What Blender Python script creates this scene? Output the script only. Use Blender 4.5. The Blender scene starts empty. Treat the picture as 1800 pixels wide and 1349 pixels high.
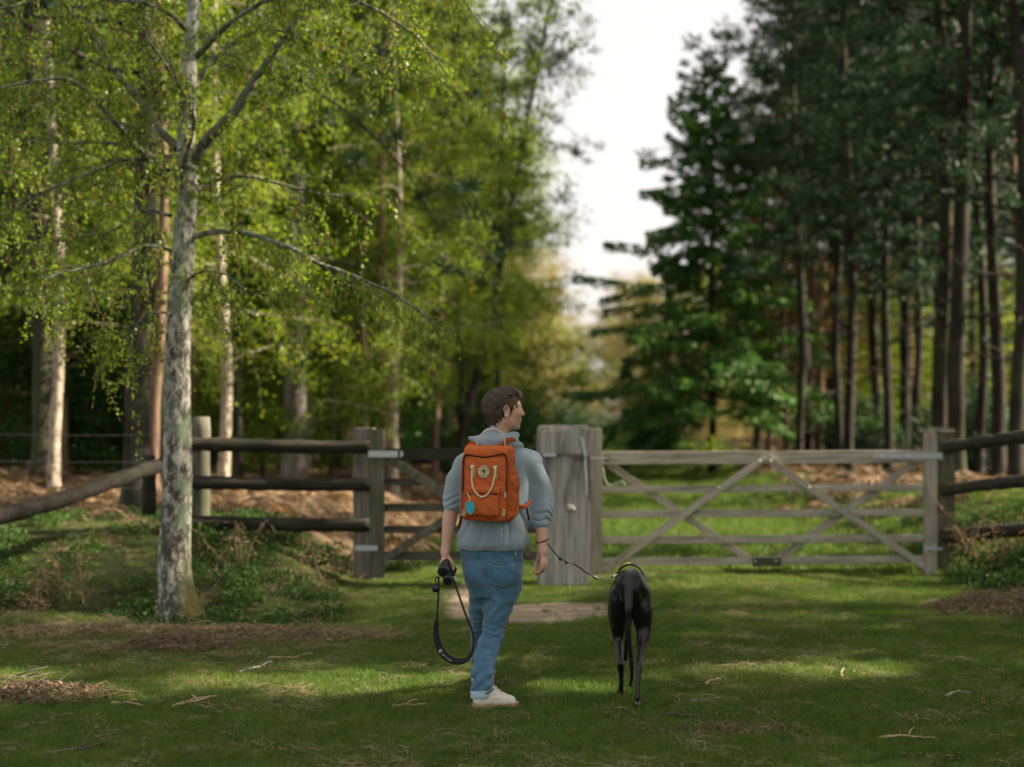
import bpy, bmesh, math, random
import numpy as np
from mathutils import Vector, Matrix, noise as mnoise
from mathutils.bvhtree import BVHTree

random.seed(7); RNG = np.random.default_rng(7)
scene = bpy.context.scene
COL = scene.collection

# ------------------------------------------------------------------ camera
CAM_H, FPX, CX, HY = 1.6, 2500.0, 900.0, 730.0      # eye height; focal length, centre and horizon in pixels of the photograph
cam_d = bpy.data.cameras.new('camera'); cam = bpy.data.objects.new('camera', cam_d); COL.objects.link(cam)
cam.location = (0, 0, CAM_H); cam.rotation_euler = (math.pi/2, 0, 0)
cam_d.lens = 50; cam_d.sensor_width = 36; cam_d.shift_y = (HY-674.5)/1800
cam_d.clip_start = 0.1; cam_d.clip_end = 2000
cam_d.dof.use_dof = True; cam_d.dof.focus_distance = 7.78; cam_d.dof.aperture_fstop = 1.2
scene.camera = cam

# ------------------------------------------------------------------ sky, sun, exposure
SUN_AZ, SUN_EL = math.radians(5), math.radians(34)   # azimuth from +X towards +Y: low, from the right-hand side
sd = Vector((math.cos(SUN_AZ)*math.cos(SUN_EL), math.sin(SUN_AZ)*math.cos(SUN_EL), math.sin(SUN_EL)))
w = bpy.data.worlds.new('World'); scene.world = w; w.use_nodes = True
nt = w.node_tree; nt.nodes.clear()
sky = nt.nodes.new('ShaderNodeTexSky'); sky.sky_type = 'NISHITA'; sky.sun_disc = False
sky.sun_elevation = SUN_EL; sky.sun_rotation = math.atan2(sd.x, sd.y); sky.dust_density = 3.0; sky.air_density = 1.0; sky.ozone_density = 1.0
bg = nt.nodes.new('ShaderNodeBackground'); bg.inputs['Strength'].default_value = 0.061
mixw = nt.nodes.new('ShaderNodeMix'); mixw.data_type = 'RGBA'; mixw.inputs[0].default_value = 0.85   # thin even high cloud over the blue
mixw.inputs[7].default_value = (4.95, 4.66, 4.45, 1)
outw = nt.nodes.new('ShaderNodeOutputWorld')
nt.links.new(sky.outputs[0], mixw.inputs[6]); nt.links.new(mixw.outputs[2], bg.inputs[0]); nt.links.new(bg.outputs[0], outw.inputs[0])
sun_d = bpy.data.lights.new('sun', 'SUN'); sun_d.energy = 5.0; sun_d.angle = math.radians(0.55); sun_d.color = (1.0, 0.86, 0.66)
sun = bpy.data.objects.new('sun', sun_d); COL.objects.link(sun); sun.rotation_euler = sd.to_track_quat('Z', 'Y').to_euler(); sun.location = (20, 20, 30)
scene.view_settings.view_transform = 'Standard'; scene.view_settings.look = 'None'
scene.view_settings.exposure = 1.9; scene.view_settings.gamma = 1; scene.view_settings.use_curve_mapping = False
scene.cycles.use_denoising = True
scene.cycles.max_bounces = 7; scene.cycles.diffuse_bounces = 3; scene.cycles.glossy_bounces = 2; scene.cycles.transmission_bounces = 4; scene.cycles.transparent_max_bounces = 4
scene.cycles.sample_clamp_indirect = 4.0

# ------------------------------------------------------------------ helpers
def P(px, py, y):
    """The point at distance y that the photograph shows at pixel (px, py)."""
    return Vector(((px-CX)*y/FPX, y, CAM_H-(py-HY)*y/FPX))

def tag(o, label=None, cat=None, group=None, kind=None):
    for k, v in (('label', label), ('category', cat), ('group', group), ('kind', kind)):
        if v: o[k] = v
    return o

def empty(name, loc, label, cat, group=None, rz=0):
    o = bpy.data.objects.new(name, None); COL.objects.link(o); o.location = loc; o.rotation_euler = (0, 0, rz)
    o.empty_display_size = 0.1
    bpy_roots.append(o)
    return tag(o, label, cat, group)
bpy_roots = []

def mesh_np(name, V, F, smooth=False):
    V = np.asarray(V, dtype=np.float32); me = bpy.data.meshes.new(name)
    me.vertices.add(len(V)); me.vertices.foreach_set('co', V.ravel())
    if isinstance(F, np.ndarray):
        n, k = F.shape
        me.loops.add(n*k); me.loops.foreach_set('vertex_index', F.astype(np.int32).ravel())
        me.polygons.add(n); me.polygons.foreach_set('loop_start', np.arange(0, n*k, k, dtype=np.int32))
    else:
        ls = np.fromiter((len(f) for f in F), dtype=np.int32); flat = np.fromiter((i for f in F for i in f), dtype=np.int32)
        me.loops.add(len(flat)); me.loops.foreach_set('vertex_index', flat)
        me.polygons.add(len(ls)); me.polygons.foreach_set('loop_start', np.concatenate(([0], np.cumsum(ls)[:-1])).astype(np.int32))
    me.update(calc_edges=True)
    if smooth: me.polygons.foreach_set('use_smooth', np.ones(len(me.polygons), dtype=bool))
    return me

def link(name, me, mat, parent=None, world=False):
    """Link a mesh as an object; with world=True its vertices are in world space and the parent is a plain Empty."""
    o = bpy.data.objects.new(name, me); COL.objects.link(o)
    if mat is not None and not me.materials: me.materials.append(mat)
    if parent is not None:
        o.parent = parent
        if world:
            o.matrix_parent_inverse = pmat(parent).inverted()
    return o
def pmat(o):
    m = Matrix.LocRotScale(o.location, o.rotation_euler, o.scale)
    return (pmat(o.parent) @ o.matrix_parent_inverse @ m) if o.parent else m

class MB:
    """Collects shapes that end up in ONE mesh."""
    def __init__(s): s.V = []; s.F = []; s.n = 0
    def add(s, V, F):
        s.V.extend([tuple(v) for v in V]); s.F.extend([tuple(i+s.n for i in f) for f in F]); s.n += len(V); return s
    def tube(s, path, rad, sides=8, cap=True, flat=1.0, up=None):
        path = [Vector(p) for p in path]
        if not hasattr(rad, '__len__'): rad = [rad]*len(path)
        V = []; F = []; prev = None
        for i, p in enumerate(path):
            t = (path[min(i+1, len(path)-1)]-path[max(i-1, 0)])
            if t.length < 1e-9: t = Vector((0, 0, 1))
            t.normalize()
            a = prev if prev is not None else (Vector(up) if up is not None else (Vector((0, 0, 1)) if abs(t.z) < .9 else Vector((1, 0, 0))))
            u = (a-t*a.dot(t)).normalized(); v = t.cross(u); prev = u
            for k in range(sides):
                an = 2*math.pi*k/sides
                V.append(p+u*(math.cos(an)*rad[i])+v*(math.sin(an)*rad[i]*flat))
        m = len(path)
        for i in range(m-1):
            for k in range(sides):
                F.append((i*sides+k, i*sides+(k+1) % sides, (i+1)*sides+(k+1) % sides, (i+1)*sides+k))
        if cap: F.append(tuple(range(sides))[::-1]); F.append(tuple(range((m-1)*sides, m*sides)))
        return s.add(V, F)
    def box(s, c, size, rot=None):
        c = Vector(c); hx, hy, hz = [q/2 for q in size]; V = []
        for x in (-hx, hx):
            for y in (-hy, hy):
                for z in (-hz, hz):
                    v = Vector((x, y, z))
                    if rot is not None: v = rot @ v
                    V.append(c+v)
        return s.add(V, [(0, 1, 3, 2), (4, 6, 7, 5), (0, 4, 5, 1), (2, 3, 7, 6), (0, 2, 6, 4), (1, 5, 7, 3)])
    def build(s, name, mat, parent=None, smooth=False, world=True, bevel=0, sub=0):
        me = bpy.data.meshes.new(name); me.from_pydata(s.V, [], s.F); me.update()
        if bevel:
            bm = bmesh.new(); bm.from_mesh(me)
            bmesh.ops.bevel(bm, geom=bm.edges[:], offset=bevel, segments=2, affect='EDGES', profile=0.6)
            bm.to_mesh(me); bm.free()
        if smooth: me.polygons.foreach_set('use_smooth', np.ones(len(me.polygons), dtype=bool))
        return link(name, me, mat, parent, world and parent is not None)

def smoothstep(a, b, x):
    t = np.clip((np.asarray(x, dtype=float)-a)/(b-a), 0, 1); return t*t*(3-2*t)

def spline(pts, n):
    """Catmull-Rom through pts (k,3..)."""
    p = np.asarray([list(q) for q in pts], dtype=float); k = len(p)
    pe = np.vstack([2*p[0]-p[1], p, 2*p[-1]-p[-2]])
    out = []
    for t in np.linspace(0, k-1-1e-9, n):
        i = int(t); f = t-i; a, b, c, d = pe[i], pe[i+1], pe[i+2], pe[i+3]
        out.append(0.5*((2*b)+(-a+c)*f+(2*a-5*b+4*c-d)*f*f+(-a+3*b-3*c+d)*f**3))
    return np.array(out)

# ------------------------------------------------------------------ materials
def new_mat(name):
    m = bpy.data.materials.new(name); m.use_nodes = True; t = m.node_tree; t.nodes.clear()
    return m, t
class NT:
    def __init__(s, name):
        s.m, s.t = new_mat(name); s.out = s.n('ShaderNodeOutputMaterial')
    def n(s, ty, **kw):
        nd = s.t.nodes.new(ty)
        for k, v in kw.items(): setattr(nd, k, v)
        return nd
    def l(s, a, b): s.t.links.new(a, b)
    def val(s, node, key, v): node.inputs[key].default_value = v
    def noise(s, scale, coord=None, detail=4, rough=.55, vec=None, dist=0):
        nn = s.n('ShaderNodeTexNoise'); nn.inputs['Scale'].default_value = scale; nn.inputs['Detail'].default_value = detail
        nn.inputs['Roughness'].default_value = rough; nn.inputs['Distortion'].default_value = dist
        if coord is not None: s.l(coord, nn.inputs['Vector'])
        return nn.outputs['Fac']
    def coord(s, kind='Object', scale=None):
        if kind == 'World': g = s.n('ShaderNodeNewGeometry').outputs['Position']
        else: g = s.n('ShaderNodeTexCoord').outputs[kind]
        if scale:
            mp = s.n('ShaderNodeMapping'); mp.inputs['Scale'].default_value = scale; s.l(g, mp.inputs[0]); g = mp.outputs[0]
        return g
    def ramp(s, fac, stops):
        r = s.n('ShaderNodeValToRGB'); els = r.color_ramp.elements
        while len(els) < len(stops): els.new(.5)
        for e, (p, c) in zip(els, stops): e.position = p; e.color = (*c, 1) if len(c) == 3 else c
        s.l(fac, r.inputs[0]); return r.outputs[0]
    def mix(s, fac, a, b, mode='MIX'):
        m = s.n('ShaderNodeMix'); m.data_type = 'RGBA'; m.blend_type = mode
        if hasattr(fac, 'links') or isinstance(fac, bpy.types.NodeSocket): s.l(fac, m.inputs[0])
        else: m.inputs[0].default_value = fac
        for i, c in ((6, a), (7, b)):
            if isinstance(c, bpy.types.NodeSocket): s.l(c, m.inputs[i])
            else: m.inputs[i].default_value = (*c, 1)
        return m.outputs[2]
    def math(s, op, a, b=None, clamp=False):
        m = s.n('ShaderNodeMath'); m.operation = op; m.use_clamp = clamp
        for i, c in ((0, a), (1, b)):
            if c is None: continue
            if isinstance(c, bpy.types.NodeSocket): s.l(c, m.inputs[i])
            else: m.inputs[i].default_value = c
        return m.outputs[0]
    def bsdf(s, color, rough=.8, bump=None, bstr=.5, bdist=.01, spec=.3, metal=0, sheen=0, disp=None):
        b = s.n('ShaderNodeBsdfPrincipled')
        if isinstance(color, bpy.types.NodeSocket): s.l(color, b.inputs['Base Color'])
        else: b.inputs['Base Color'].default_value = (*color, 1)
        if isinstance(rough, bpy.types.NodeSocket): s.l(rough, b.inputs['Roughness'])
        else: b.inputs['Roughness'].default_value = rough
        b.inputs['Specular IOR Level'].default_value = spec; b.inputs['Metallic'].default_value = metal
        b.inputs['Sheen Weight'].default_value = sheen
        if bump is not None:
            bn = s.n('ShaderNodeBump'); bn.inputs['Strength'].default_value = bstr; bn.inputs['Distance'].default_value = bdist
            s.l(bump, bn.inputs['Height']); s.l(bn.outputs[0], b.inputs['Normal'])
        s.l(b.outputs[0], s.out.inputs[0]); s.b = b; return s.m

def leaf_mat(name, c1, c2, trans, tcol=None, rough=.5, scale=1.5, spec=.25):
    s = NT(name)
    oi = s.n('ShaderNodeObjectInfo').outputs['Random']; ri = s.n('ShaderNodeNewGeometry').outputs['Random Per Island']
    f = s.math('MULTIPLY', ri, .55); f2 = s.math('MULTIPLY', oi, .3); nz = s.noise(scale, s.coord('World'), 2)
    f = s.math('ADD', s.math('ADD', f, f2), s.math('MULTIPLY', s.math('SUBTRACT', nz, .4), .8), True)
    col = s.mix(f, c1, c2)
    b = s.n('ShaderNodeBsdfPrincipled'); s.l(col, b.inputs['Base Color']); b.inputs['Roughness'].default_value = rough
    b.inputs['Specular IOR Level'].default_value = spec
    tr = s.n('ShaderNodeBsdfTranslucent')
    tc = s.mix(1.0, col, tcol or (1.5, 1.35, .6), 'MULTIPLY'); s.l(tc, tr.inputs[0])
    mx = s.n('ShaderNodeMixShader'); mx.inputs[0].default_value = trans
    s.l(b.outputs[0], mx.inputs[1]); s.l(tr.outputs[0], mx.inputs[2]); s.l(mx.outputs[0], s.out.inputs[0])
    return s.m

def wood_mat(name, c_dark, c_mid, c_light, axis=2, scale=1.0, green=(.06, .075, .03), gamt=.35, bstr=.6):
    s = NT(name); sc = [26*scale]*3; sc[axis] = 1.6*scale
    g = s.coord('Object', sc); n1 = s.noise(1.0, g, 6, .65, dist=.6)
    sc2 = [90*scale]*3; sc2[axis] = 4*scale
    n2 = s.noise(1.0, s.coord('Object', sc2), 3, .6)
    n3 = s.noise(2.2, s.coord('World'), 4)
    f = s.math('ADD', s.math('MULTIPLY', n1, .65), s.math('MULTIPLY', n2, .35))
    col = s.ramp(f, [(.32, c_dark), (.48, c_mid), (.66, c_light)])
    gm = s.ramp(n3, [(.5, (0, 0, 0)), (.68, (1, 1, 1))])
    gf = s.math('MULTIPLY', gm, gamt)
    col = s.mix(gf, col, green)
    return s.bsdf(col, .85, f, bstr, .012, .2)

M = {}
M['wood_grey'] = wood_mat('weathered grey wood', (.035, .033, .028), (.17, .155, .13), (.29, .27, .235), 2)
M['wood_gate'] = wood_mat('silvered gate timber', (.10, .09, .075), (.36, .325, .265), (.50, .46, .385), 0, gamt=.22)
M['wood_gate_v'] = wood_mat('silvered gate timber upright', (.10, .09, .075), (.32, .29, .24), (.44, .405, .34), 2, gamt=.22)
M['wood_rail'] = wood_mat('dark round rail wood', (.008, .0075, .006), (.024, .021, .016), (.062, .054, .042), 0, green=(.03, .045, .02), gamt=.5)
M['wood_wet'] = wood_mat('near black damp log', (.004, .004, .003), (.012, .0105, .008), (.032, .028, .021), 0, green=(.015, .022, .01), gamt=.4)
M['wood_old'] = wood_mat('mossy wood', (.03, .03, .022), (.10, .095, .07), (.19, .18, .14), 2, green=(.05, .075, .025), gamt=.7)
M['wood_old_h'] = wood_mat('mossy wood rail', (.02, .02, .014), (.065, .06, .045), (.14, .13, .10), 0, green=(.05, .07, .025), gamt=.7)
def simple(name, col, rough=.6, spec=.4, metal=0, nscale=0, namt=.15, bstr=0, sheen=0):
    s = NT(name)
    if nscale:
        n = s.noise(nscale, s.coord('Object'), 4)
        c = s.mix(n, tuple(q*(1-namt) for q in col), tuple(min(1, q*(1+namt)) for q in col))
        return s.bsdf(c, rough, n if bstr else None, bstr, .004, spec, metal, sheen)
    return s.bsdf(col, rough, None, 0, 0, spec, metal, sheen)
M['galv'] = simple('galvanised steel', (.42, .46, .48), .42, .5, .75, 60, .2)
M['iron'] = simple('dark latch iron', (.07, .075, .075), .5, .5, .6, 40, .3)
M['wire'] = simple('fence wire', (.16, .16, .16), .5, .5, .8)
M['black_web'] = simple('black webbing', (.008, .008, .009), .7, .3, 0, 300, .3)
M['black_rub'] = simple('black rubber', (.009, .010, .011), .45, .5)
M['neo'] = simple('black neoprene', (.010, .010, .012), .8, .25, 0, 500, .2, .3)
M['white_print'] = simple('white print', (.55, .57, .57), .7)
# ------------------------------------------------------------------ terrain
def fbm(x, y, s=1.0, seed=0.0):
    x = np.asarray(x, float); y = np.asarray(y, float); r = 0
    for k, (a, b, c) in enumerate(((1.0, .37, 1.0), (-.61, 1.13, .6), (1.71, -1.3, .4), (2.9, 2.3, .22), (-4.3, 3.7, .14))):
        r = r+c*np.sin((a*x+b*y)*s+seed*(k+1.3)+1.7*np.sin((b*x-a*y)*s*.53+seed+k))
    return r/1.6
def lip_y(x):
    return 10.75+.22*np.sin(x*1.3+.5)+.12*np.sin(x*3.1)
def H(x, y):
    x = np.asarray(x, float); y = np.asarray(y, float)
    left = smoothstep(-1.35, -2.5, x)
    z = .50*left*smoothstep(11.6, 14.0, y)
    z = z-.26*smoothstep(-.75, -1.9, x)*np.exp(-((y-lip_y(x)-.75)/.42)**2)
    z = z+.05*smoothstep(-.9, -2.2, x)*np.exp(-((y-lip_y(x)+.25)/.5)**2)
    z = z+.30*smoothstep(4.2, 6.2, x)*smoothstep(9.5, 13.0, y)
    z = z+.22*smoothstep(9, 14, y)*(1-smoothstep(20, 26, y))*smoothstep(4.3, 5.4, x)
    far = smoothstep(15, 30, y)
    z = z+far*.10*fbm(x, y, .35, 2.)
    z = z+.018*fbm(x, y, 1.1, 1.)*(1-far)+.008*fbm(x, y, 3.3, 4.)*(1-far)
    z = z*(1-np.exp(-(((x-.2)/1.1)**4+((y-8.3)/1.2)**4)))+.004
    # the trodden dip between the posts
    z = z-.03*np.exp(-(((x-.0)/1.2)**2+((y-12.1)/1.1)**2))
    return z
def dirt(x, y):
    """bare earth in the gap in front of the wicket gate"""
    n = .22*fbm(x, y, 2.6, 9.)
    e1 = ((x-.22)/.66)**2+((y-11.65)/.72)**2
    e2 = ((x+.42)/.22)**2+((y-12.3)/1.3)**2
    return np.clip(smoothstep(1.15, .8, e1+n)+smoothstep(1.15, .8, e2+n), 0, 1)
def ride_c(y): return .9+(y-15)*.085
def ride_w(y): return 2.3+(y-15)*.010
def wood_floor(x, y):
    """1 on the forest floor, 0 on the grass"""
    n = .6*fbm(x, y, .55, 6.)+.25*fbm(x, y, 1.9, 3.)
    L = smoothstep(ride_c(y)-ride_w(y)+.5, ride_c(y)-ride_w(y)-.6, x+n)
    R = smoothstep(ride_c(y)+ride_w(y)+.9, ride_c(y)+ride_w(y)+2.0, x+n)
    return np.clip(L*smoothstep(13.6, 15.0, y)+R*smoothstep(17, 24, y-.6*np.maximum(0, 4-x)), 0, 1)
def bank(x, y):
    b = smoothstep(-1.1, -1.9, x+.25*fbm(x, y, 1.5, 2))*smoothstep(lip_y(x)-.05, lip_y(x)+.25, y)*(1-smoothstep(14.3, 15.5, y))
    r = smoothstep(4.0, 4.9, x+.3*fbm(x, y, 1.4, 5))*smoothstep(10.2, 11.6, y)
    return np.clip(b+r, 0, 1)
def dry(x, y):
    d = smoothstep(-.7, -1.7, x)*np.exp(-((y-lip_y(x)+.45)/.42)**2)*1.1
    d = d+.8*np.exp(-(((x+2.6)/1.1)**2+((y-9.6)/.5)**2))
    d = d+.7*np.exp(-(((x+3.1)/.7)**2+((y-8.3)/.5)**2))
    d = d+.35*smoothstep(.3, .9, fbm(x, y, 1.7, 3.))+.25*smoothstep(.2, .9, fbm(x*1.0, y*1.7, 4.1, 5.))
    return np.clip(d, 0, 1)

def warp(u, a, b, n):      # denser in the middle
    t = np.linspace(-1, 1, n); return np.sinh(t*a)/np.sinh(a)*b
xs = warp(0, 5.2, 420, 260); ys0 = np.concatenate([np.linspace(-60, 4, 14)[:-1], np.linspace(4, 16, 150)[:-1], 16*np.exp(np.linspace(0, math.log(900/16), 90))])
XX, YY = np.meshgrid(xs, ys0, indexing='xy'); ZZ = H(XX, YY)
nx, ny = len(xs), len(ys0)
idx = np.arange(nx*ny).reshape(ny, nx)
Fq = np.stack([idx[:-1, :-1], idx[:-1, 1:], idx[1:, 1:], idx[1:, :-1]], -1).reshape(-1, 4)
me = mesh_np('ground', np.stack([XX, YY, ZZ], -1).reshape(-1, 3), Fq, True)
def set_attr(me, name, vals):
    a = me.attributes.new(name, 'FLOAT', 'POINT'); a.data.foreach_set('value', np.asarray(vals, np.float32).ravel())
for nm, fn in (('dirt', dirt), ('floor', wood_floor), ('bank', bank), ('dry', dry)):
    set_attr(me, nm, fn(XX, YY))
s = NT('meadow ground')
def attr(s, n):
    a = s.n('ShaderNodeAttribute'); a.attribute_name = n; return a.outputs['Fac']
wc = s.coord('World')
n_big = s.noise(.9, wc, 4); n_mid = s.noise(7, wc, 5, .65); n_fin = s.noise(70, wc, 4, .7)
grass_c = s.mix(n_mid, (.018, .060, .010), (.055, .110, .022))
grass_c = s.mix(s.ramp(n_big, [(.4, (0, 0, 0)), (.7, (1, 1, 1))]), grass_c, (.060, .078, .022))
thatch = s.mix(n_fin, (.12, .105, .05), (.32, .28, .15))
col = s.mix(s.math('MULTIPLY', attr(s, 'dry'), s.ramp(n_mid, [(.35, (.2, .2, .2)), (.6, (1, 1, 1))])), grass_c, thatch)
soil = s.mix(n_mid, (.17, .125, .085), (.30, .235, .175)); soil = s.mix(s.ramp(n_fin, [(.45, (0, 0, 0)), (.7, (1, 1, 1))]), soil, (.36, .30, .24))
col = s.mix(attr(s, 'dirt'), col, soil)
fl = s.mix(n_mid, (.05, .034, .02), (.17, .115, .07)); col = s.mix(attr(s, 'floor'), col, fl)
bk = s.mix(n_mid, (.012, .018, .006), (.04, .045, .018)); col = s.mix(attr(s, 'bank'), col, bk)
hh = s.math('ADD', n_mid, s.math('MULTIPLY', n_fin, .5))
M['ground'] = s.bsdf(col, .95, hh, .8, .03, .1)
ground = link('ground', me, M['ground']); tag(ground, 'uneven grassy clearing with a bare earth patch', 'ground', kind='structure')

# ------------------------------------------------------------------ scattered ground cover (geometry nodes, instances)
def scatter(name, base_me, sources, attr_name, dens, smin, smax, label, cat, seed=1, tilt=.25, follow=True):
    """Scatter the source meshes over base_me with the density given by a vertex attribute; one 'stuff' object."""
    o = bpy.data.objects.new(name, base_me); COL.objects.link(o)
    g = bpy.data.node_groups.new(name, 'GeometryNodeTree')
    g.interface.new_socket('Geometry', in_out='INPUT', socket_type='NodeSocketGeometry'); g.interface.new_socket('Geometry', in_out='OUTPUT', socket_type='NodeSocketGeometry')
    N = g.nodes.new; L = g.links.new
    gi = N('NodeGroupInput'); go = N('NodeGroupOutput'); jn = N('GeometryNodeJoinGeometry')
    na = N('GeometryNodeInputNamedAttribute'); na.data_type = 'FLOAT'; na.inputs['Name'].default_value = attr_name
    mul = N('ShaderNodeMath'); mul.operation = 'MULTIPLY'; L(na.outputs[0], mul.inputs[0]); mul.inputs[1].default_value = dens/len(sources)
    for i, src in enumerate(sources):
        dp = N('GeometryNodeDistributePointsOnFaces'); dp.distribute_method = 'RANDOM'
        L(gi.outputs[0], dp.inputs['Mesh']); L(mul.outputs[0], dp.inputs['Density']); dp.inputs['Seed'].default_value = seed*17+i
        oi = N('GeometryNodeObjectInfo'); oi.inputs['Object'].default_value = src; oi.inputs['As Instance'].default_value = True
        ip = N('GeometryNodeInstanceOnPoints'); L(dp.outputs['Points'], ip.inputs['Points']); L(oi.outputs['Geometry'], ip.inputs['Instance'])
        rv = N('FunctionNodeRandomValue'); rv.data_type = 'FLOAT_VECTOR'; rv.inputs[0].default_value = (-tilt, -tilt, 0); rv.inputs[1].default_value = (tilt, tilt, 6.283); rv.inputs['Seed'].default_value = seed+i*3
        L(rv.outputs[0], ip.inputs['Rotation'])
        rs = N('FunctionNodeRandomValue'); rs.data_type = 'FLOAT'; rs.inputs[2].default_value = smin; rs.inputs[3].default_value = smax; rs.inputs['Seed'].default_value = seed+i*5+50
        L(rs.outputs[1], ip.inputs['Scale']); L(ip.outputs[0], jn.inputs[0])
    L(jn.outputs[0], go.inputs[0])
    md = o.modifiers.new('scatter', 'NODES'); md.node_group = g
    return tag(o, label, cat, kind='stuff')
def src_obj(name, me, mat):
    if not me.materials: me.materials.append(mat)
    return bpy.data.objects.new(name, me)
def patch(name, x0, x1, y0, y1, step, **attrs):
    x = np.arange(x0, x1+step, step); y = np.arange(y0, y1+step, step); X, Y = np.meshgrid(x, y)
    i = np.arange(X.size).reshape(X.shape)
    F = np.stack([i[:-1, :-1], i[:-1, 1:], i[1:, 1:], i[1:, :-1]], -1).reshape(-1, 4)
    m = mesh_np(name, np.stack([X, Y, H(X, Y)], -1).reshape(-1, 3), F)
    for k, fn in attrs.items(): set_attr(m, k, fn(X, Y))
    return m
def infr(x, y, margin=.6):           # inside what the camera can see (with room for a step to the side)
    return (np.abs(x) < .36*y+margin).astype(float)

def blades(n, rad, hmin, hmax, wid, lean, rng):
    V = []; F = []
    for i in range(n):
        r = rad*math.sqrt(rng.random()); a = rng.random()*6.283; x, y = r*math.cos(a), r*math.sin(a)
        h = hmin+(hmax-hmin)*rng.random()**1.5; b = rng.random()*6.283; lx, ly = math.cos(b)*lean*h*rng.random()*1.6, math.sin(b)*lean*h*rng.random()*1.6
        c = rng.random()*6.283; wx, wy = math.cos(c)*wid/2, math.sin(c)*wid/2; k = len(V)
        V += [(x-wx, y-wy, -.004), (x+wx, y+wy, -.004), (x+wx*.8+lx*.4, y+wy*.8+ly*.4, h*.6), (x-wx*.8+lx*.4, y-wy*.8+ly*.4, h*.6), (x+lx, y+ly, h)]
        F += [(k, k+1, k+2, k+3), (k+3, k+2, k+4)]
    return mesh_np('tuft', V, F)
def straws(n, rad, lmin, lmax, wid, rng, lift=.02):
    V = []; F = []
    for i in range(n):
        r = rad*math.sqrt(rng.random()); a = rng.random()*6.283; x, y = r*math.cos(a), r*math.sin(a)
        l = lmin+(lmax-lmin)*rng.random(); b = rng.random()*6.283; dx, dy = math.cos(b)*l/2, math.sin(b)*l/2; z = .004+lift*rng.random(); dz = (rng.random()-.4)*l*.35
        px_, py_ = -math.sin(b)*wid/2, math.cos(b)*wid/2; k = len(V); cx_, cy_ = rng.normal(0, l*.08, 2)
        V += [(x-dx-px_, y-dy-py_, z), (x-dx+px_, y-dy+py_, z), (x+cx_-px_, y+cy_-py_, z+abs(dz)*.6+wid*.3), (x+cx_+px_, y+cy_+py_, z+abs(dz)*.6), (x+dx-px_*.5, y+dy-py_*.5, z+dz*.5), (x+dx+px_*.5, y+dy+py_*.5, z+dz*.5)]
        F += [(k, k+1, k+3, k+2), (k+2, k+3, k+5, k+4)]
    return mesh_np('straw', V, F)
rg = np.random.default_rng(3)
M['grass'] = leaf_mat('grass blade', (.040, .100, .016), (.150, .215, .048), .40, (1.25, 1.2, .5), .55, 1.3, .2)
M['grass_y'] = leaf_mat('yellowed grass blade', (.10, .125, .03), (.22, .20, .07), .3, (1.2, 1.1, .6), .6, 2.0, .2)
M['straw'] = leaf_mat('dead grass straw', (.13, .095, .05), (.40, .32, .19), .2, (1.1, 1, .8), .7, 3.0, .2)
M['litter'] = leaf_mat('brown leaf litter', (.06, .042, .028), (.25, .18, .12), .2, (1.2, .9, .6), .7, 3.0, .2)
tufts = [src_obj('tuft', blades(60, .05, .008, .036, .0022, .9, rg), M['grass']) for _ in range(3)]
tufts_y = [src_obj('tuft', blades(36, .05, .010, .045, .0022, 1.2, rg), M['grass_y']) for _ in range(2)]
tufts_far = [src_obj('tuft', blades(80, .16, .03, .08, .008, .8, rg), M['grass']) for _ in range(3)]
strw = [src_obj('straw', straws(40, .10, .02, .09, .0022, rg), M['straw']) for _ in range(3)]
lit = [src_obj('litter', straws(10, .08, .012, .035, .011, rg, .012), M['litter']) for _ in range(3)]
near = patch('near_turf', -6, 6, 4.6, 14.6, .1,
    d_g=lambda x, y: infr(x, y)*(1-dirt(x, y))*(1-.85*bank(x, y))*(1-.25*dry(x, y))*(.6+.4*smoothstep(-.6, .4, fbm(x, y, 5.0, 8.))),
    d_y=lambda x, y: infr(x, y)*(1-dirt(x, y))*(1-.7*bank(x, y))*(.15+.85*smoothstep(.0, .9, fbm(x, y*1.5, 2.3, 1.))+.6*dry(x, y)),
    d_s=lambda x, y: infr(x, y)*(1-.6*dirt(x, y))*(.12+1.5*dry(x, y)**1.5),
    d_l=lambda x, y: infr(x, y)*(.10+.9*smoothstep(.5, 1.1, fbm(x, y, 2.9, 7.))+.8*dry(x, y)+.5*bank(x, y)+.3*dirt(x, y)))
scatter('grass', near, tufts, 'd_g', 420, .7, 1.35, 'short green turf of the clearing round the man and dog', 'grass', 1)
scatter('grass', near, tufts_y, 'd_y', 130, .6, 1.3, 'yellowed blades mixed into the short turf', 'grass', 2)
scatter('straw_litter', near, strw, 'd_s', 60, .6, 1.4, 'pale dead straw lying on the turf and grassy lip', 'straw', 3, .1)
scatter('leaf_litter', near, lit, 'd_l', 22, .6, 1.4, 'small brown leaf bits strewn over the turf', 'leaf litter', 4, .1)
far_p = patch('far_turf', -4, 26, 14.4, 90, .6, d=lambda x, y: (1-wood_floor(x, y))*infr(x, y, 1.5)*(1-smoothstep(40, 80, y)*.7))
scatter('grass', far_p, tufts_far, 'd', 22, .6, 1.3, 'green grass of the ride beyond the gates', 'grass', 5)
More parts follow.
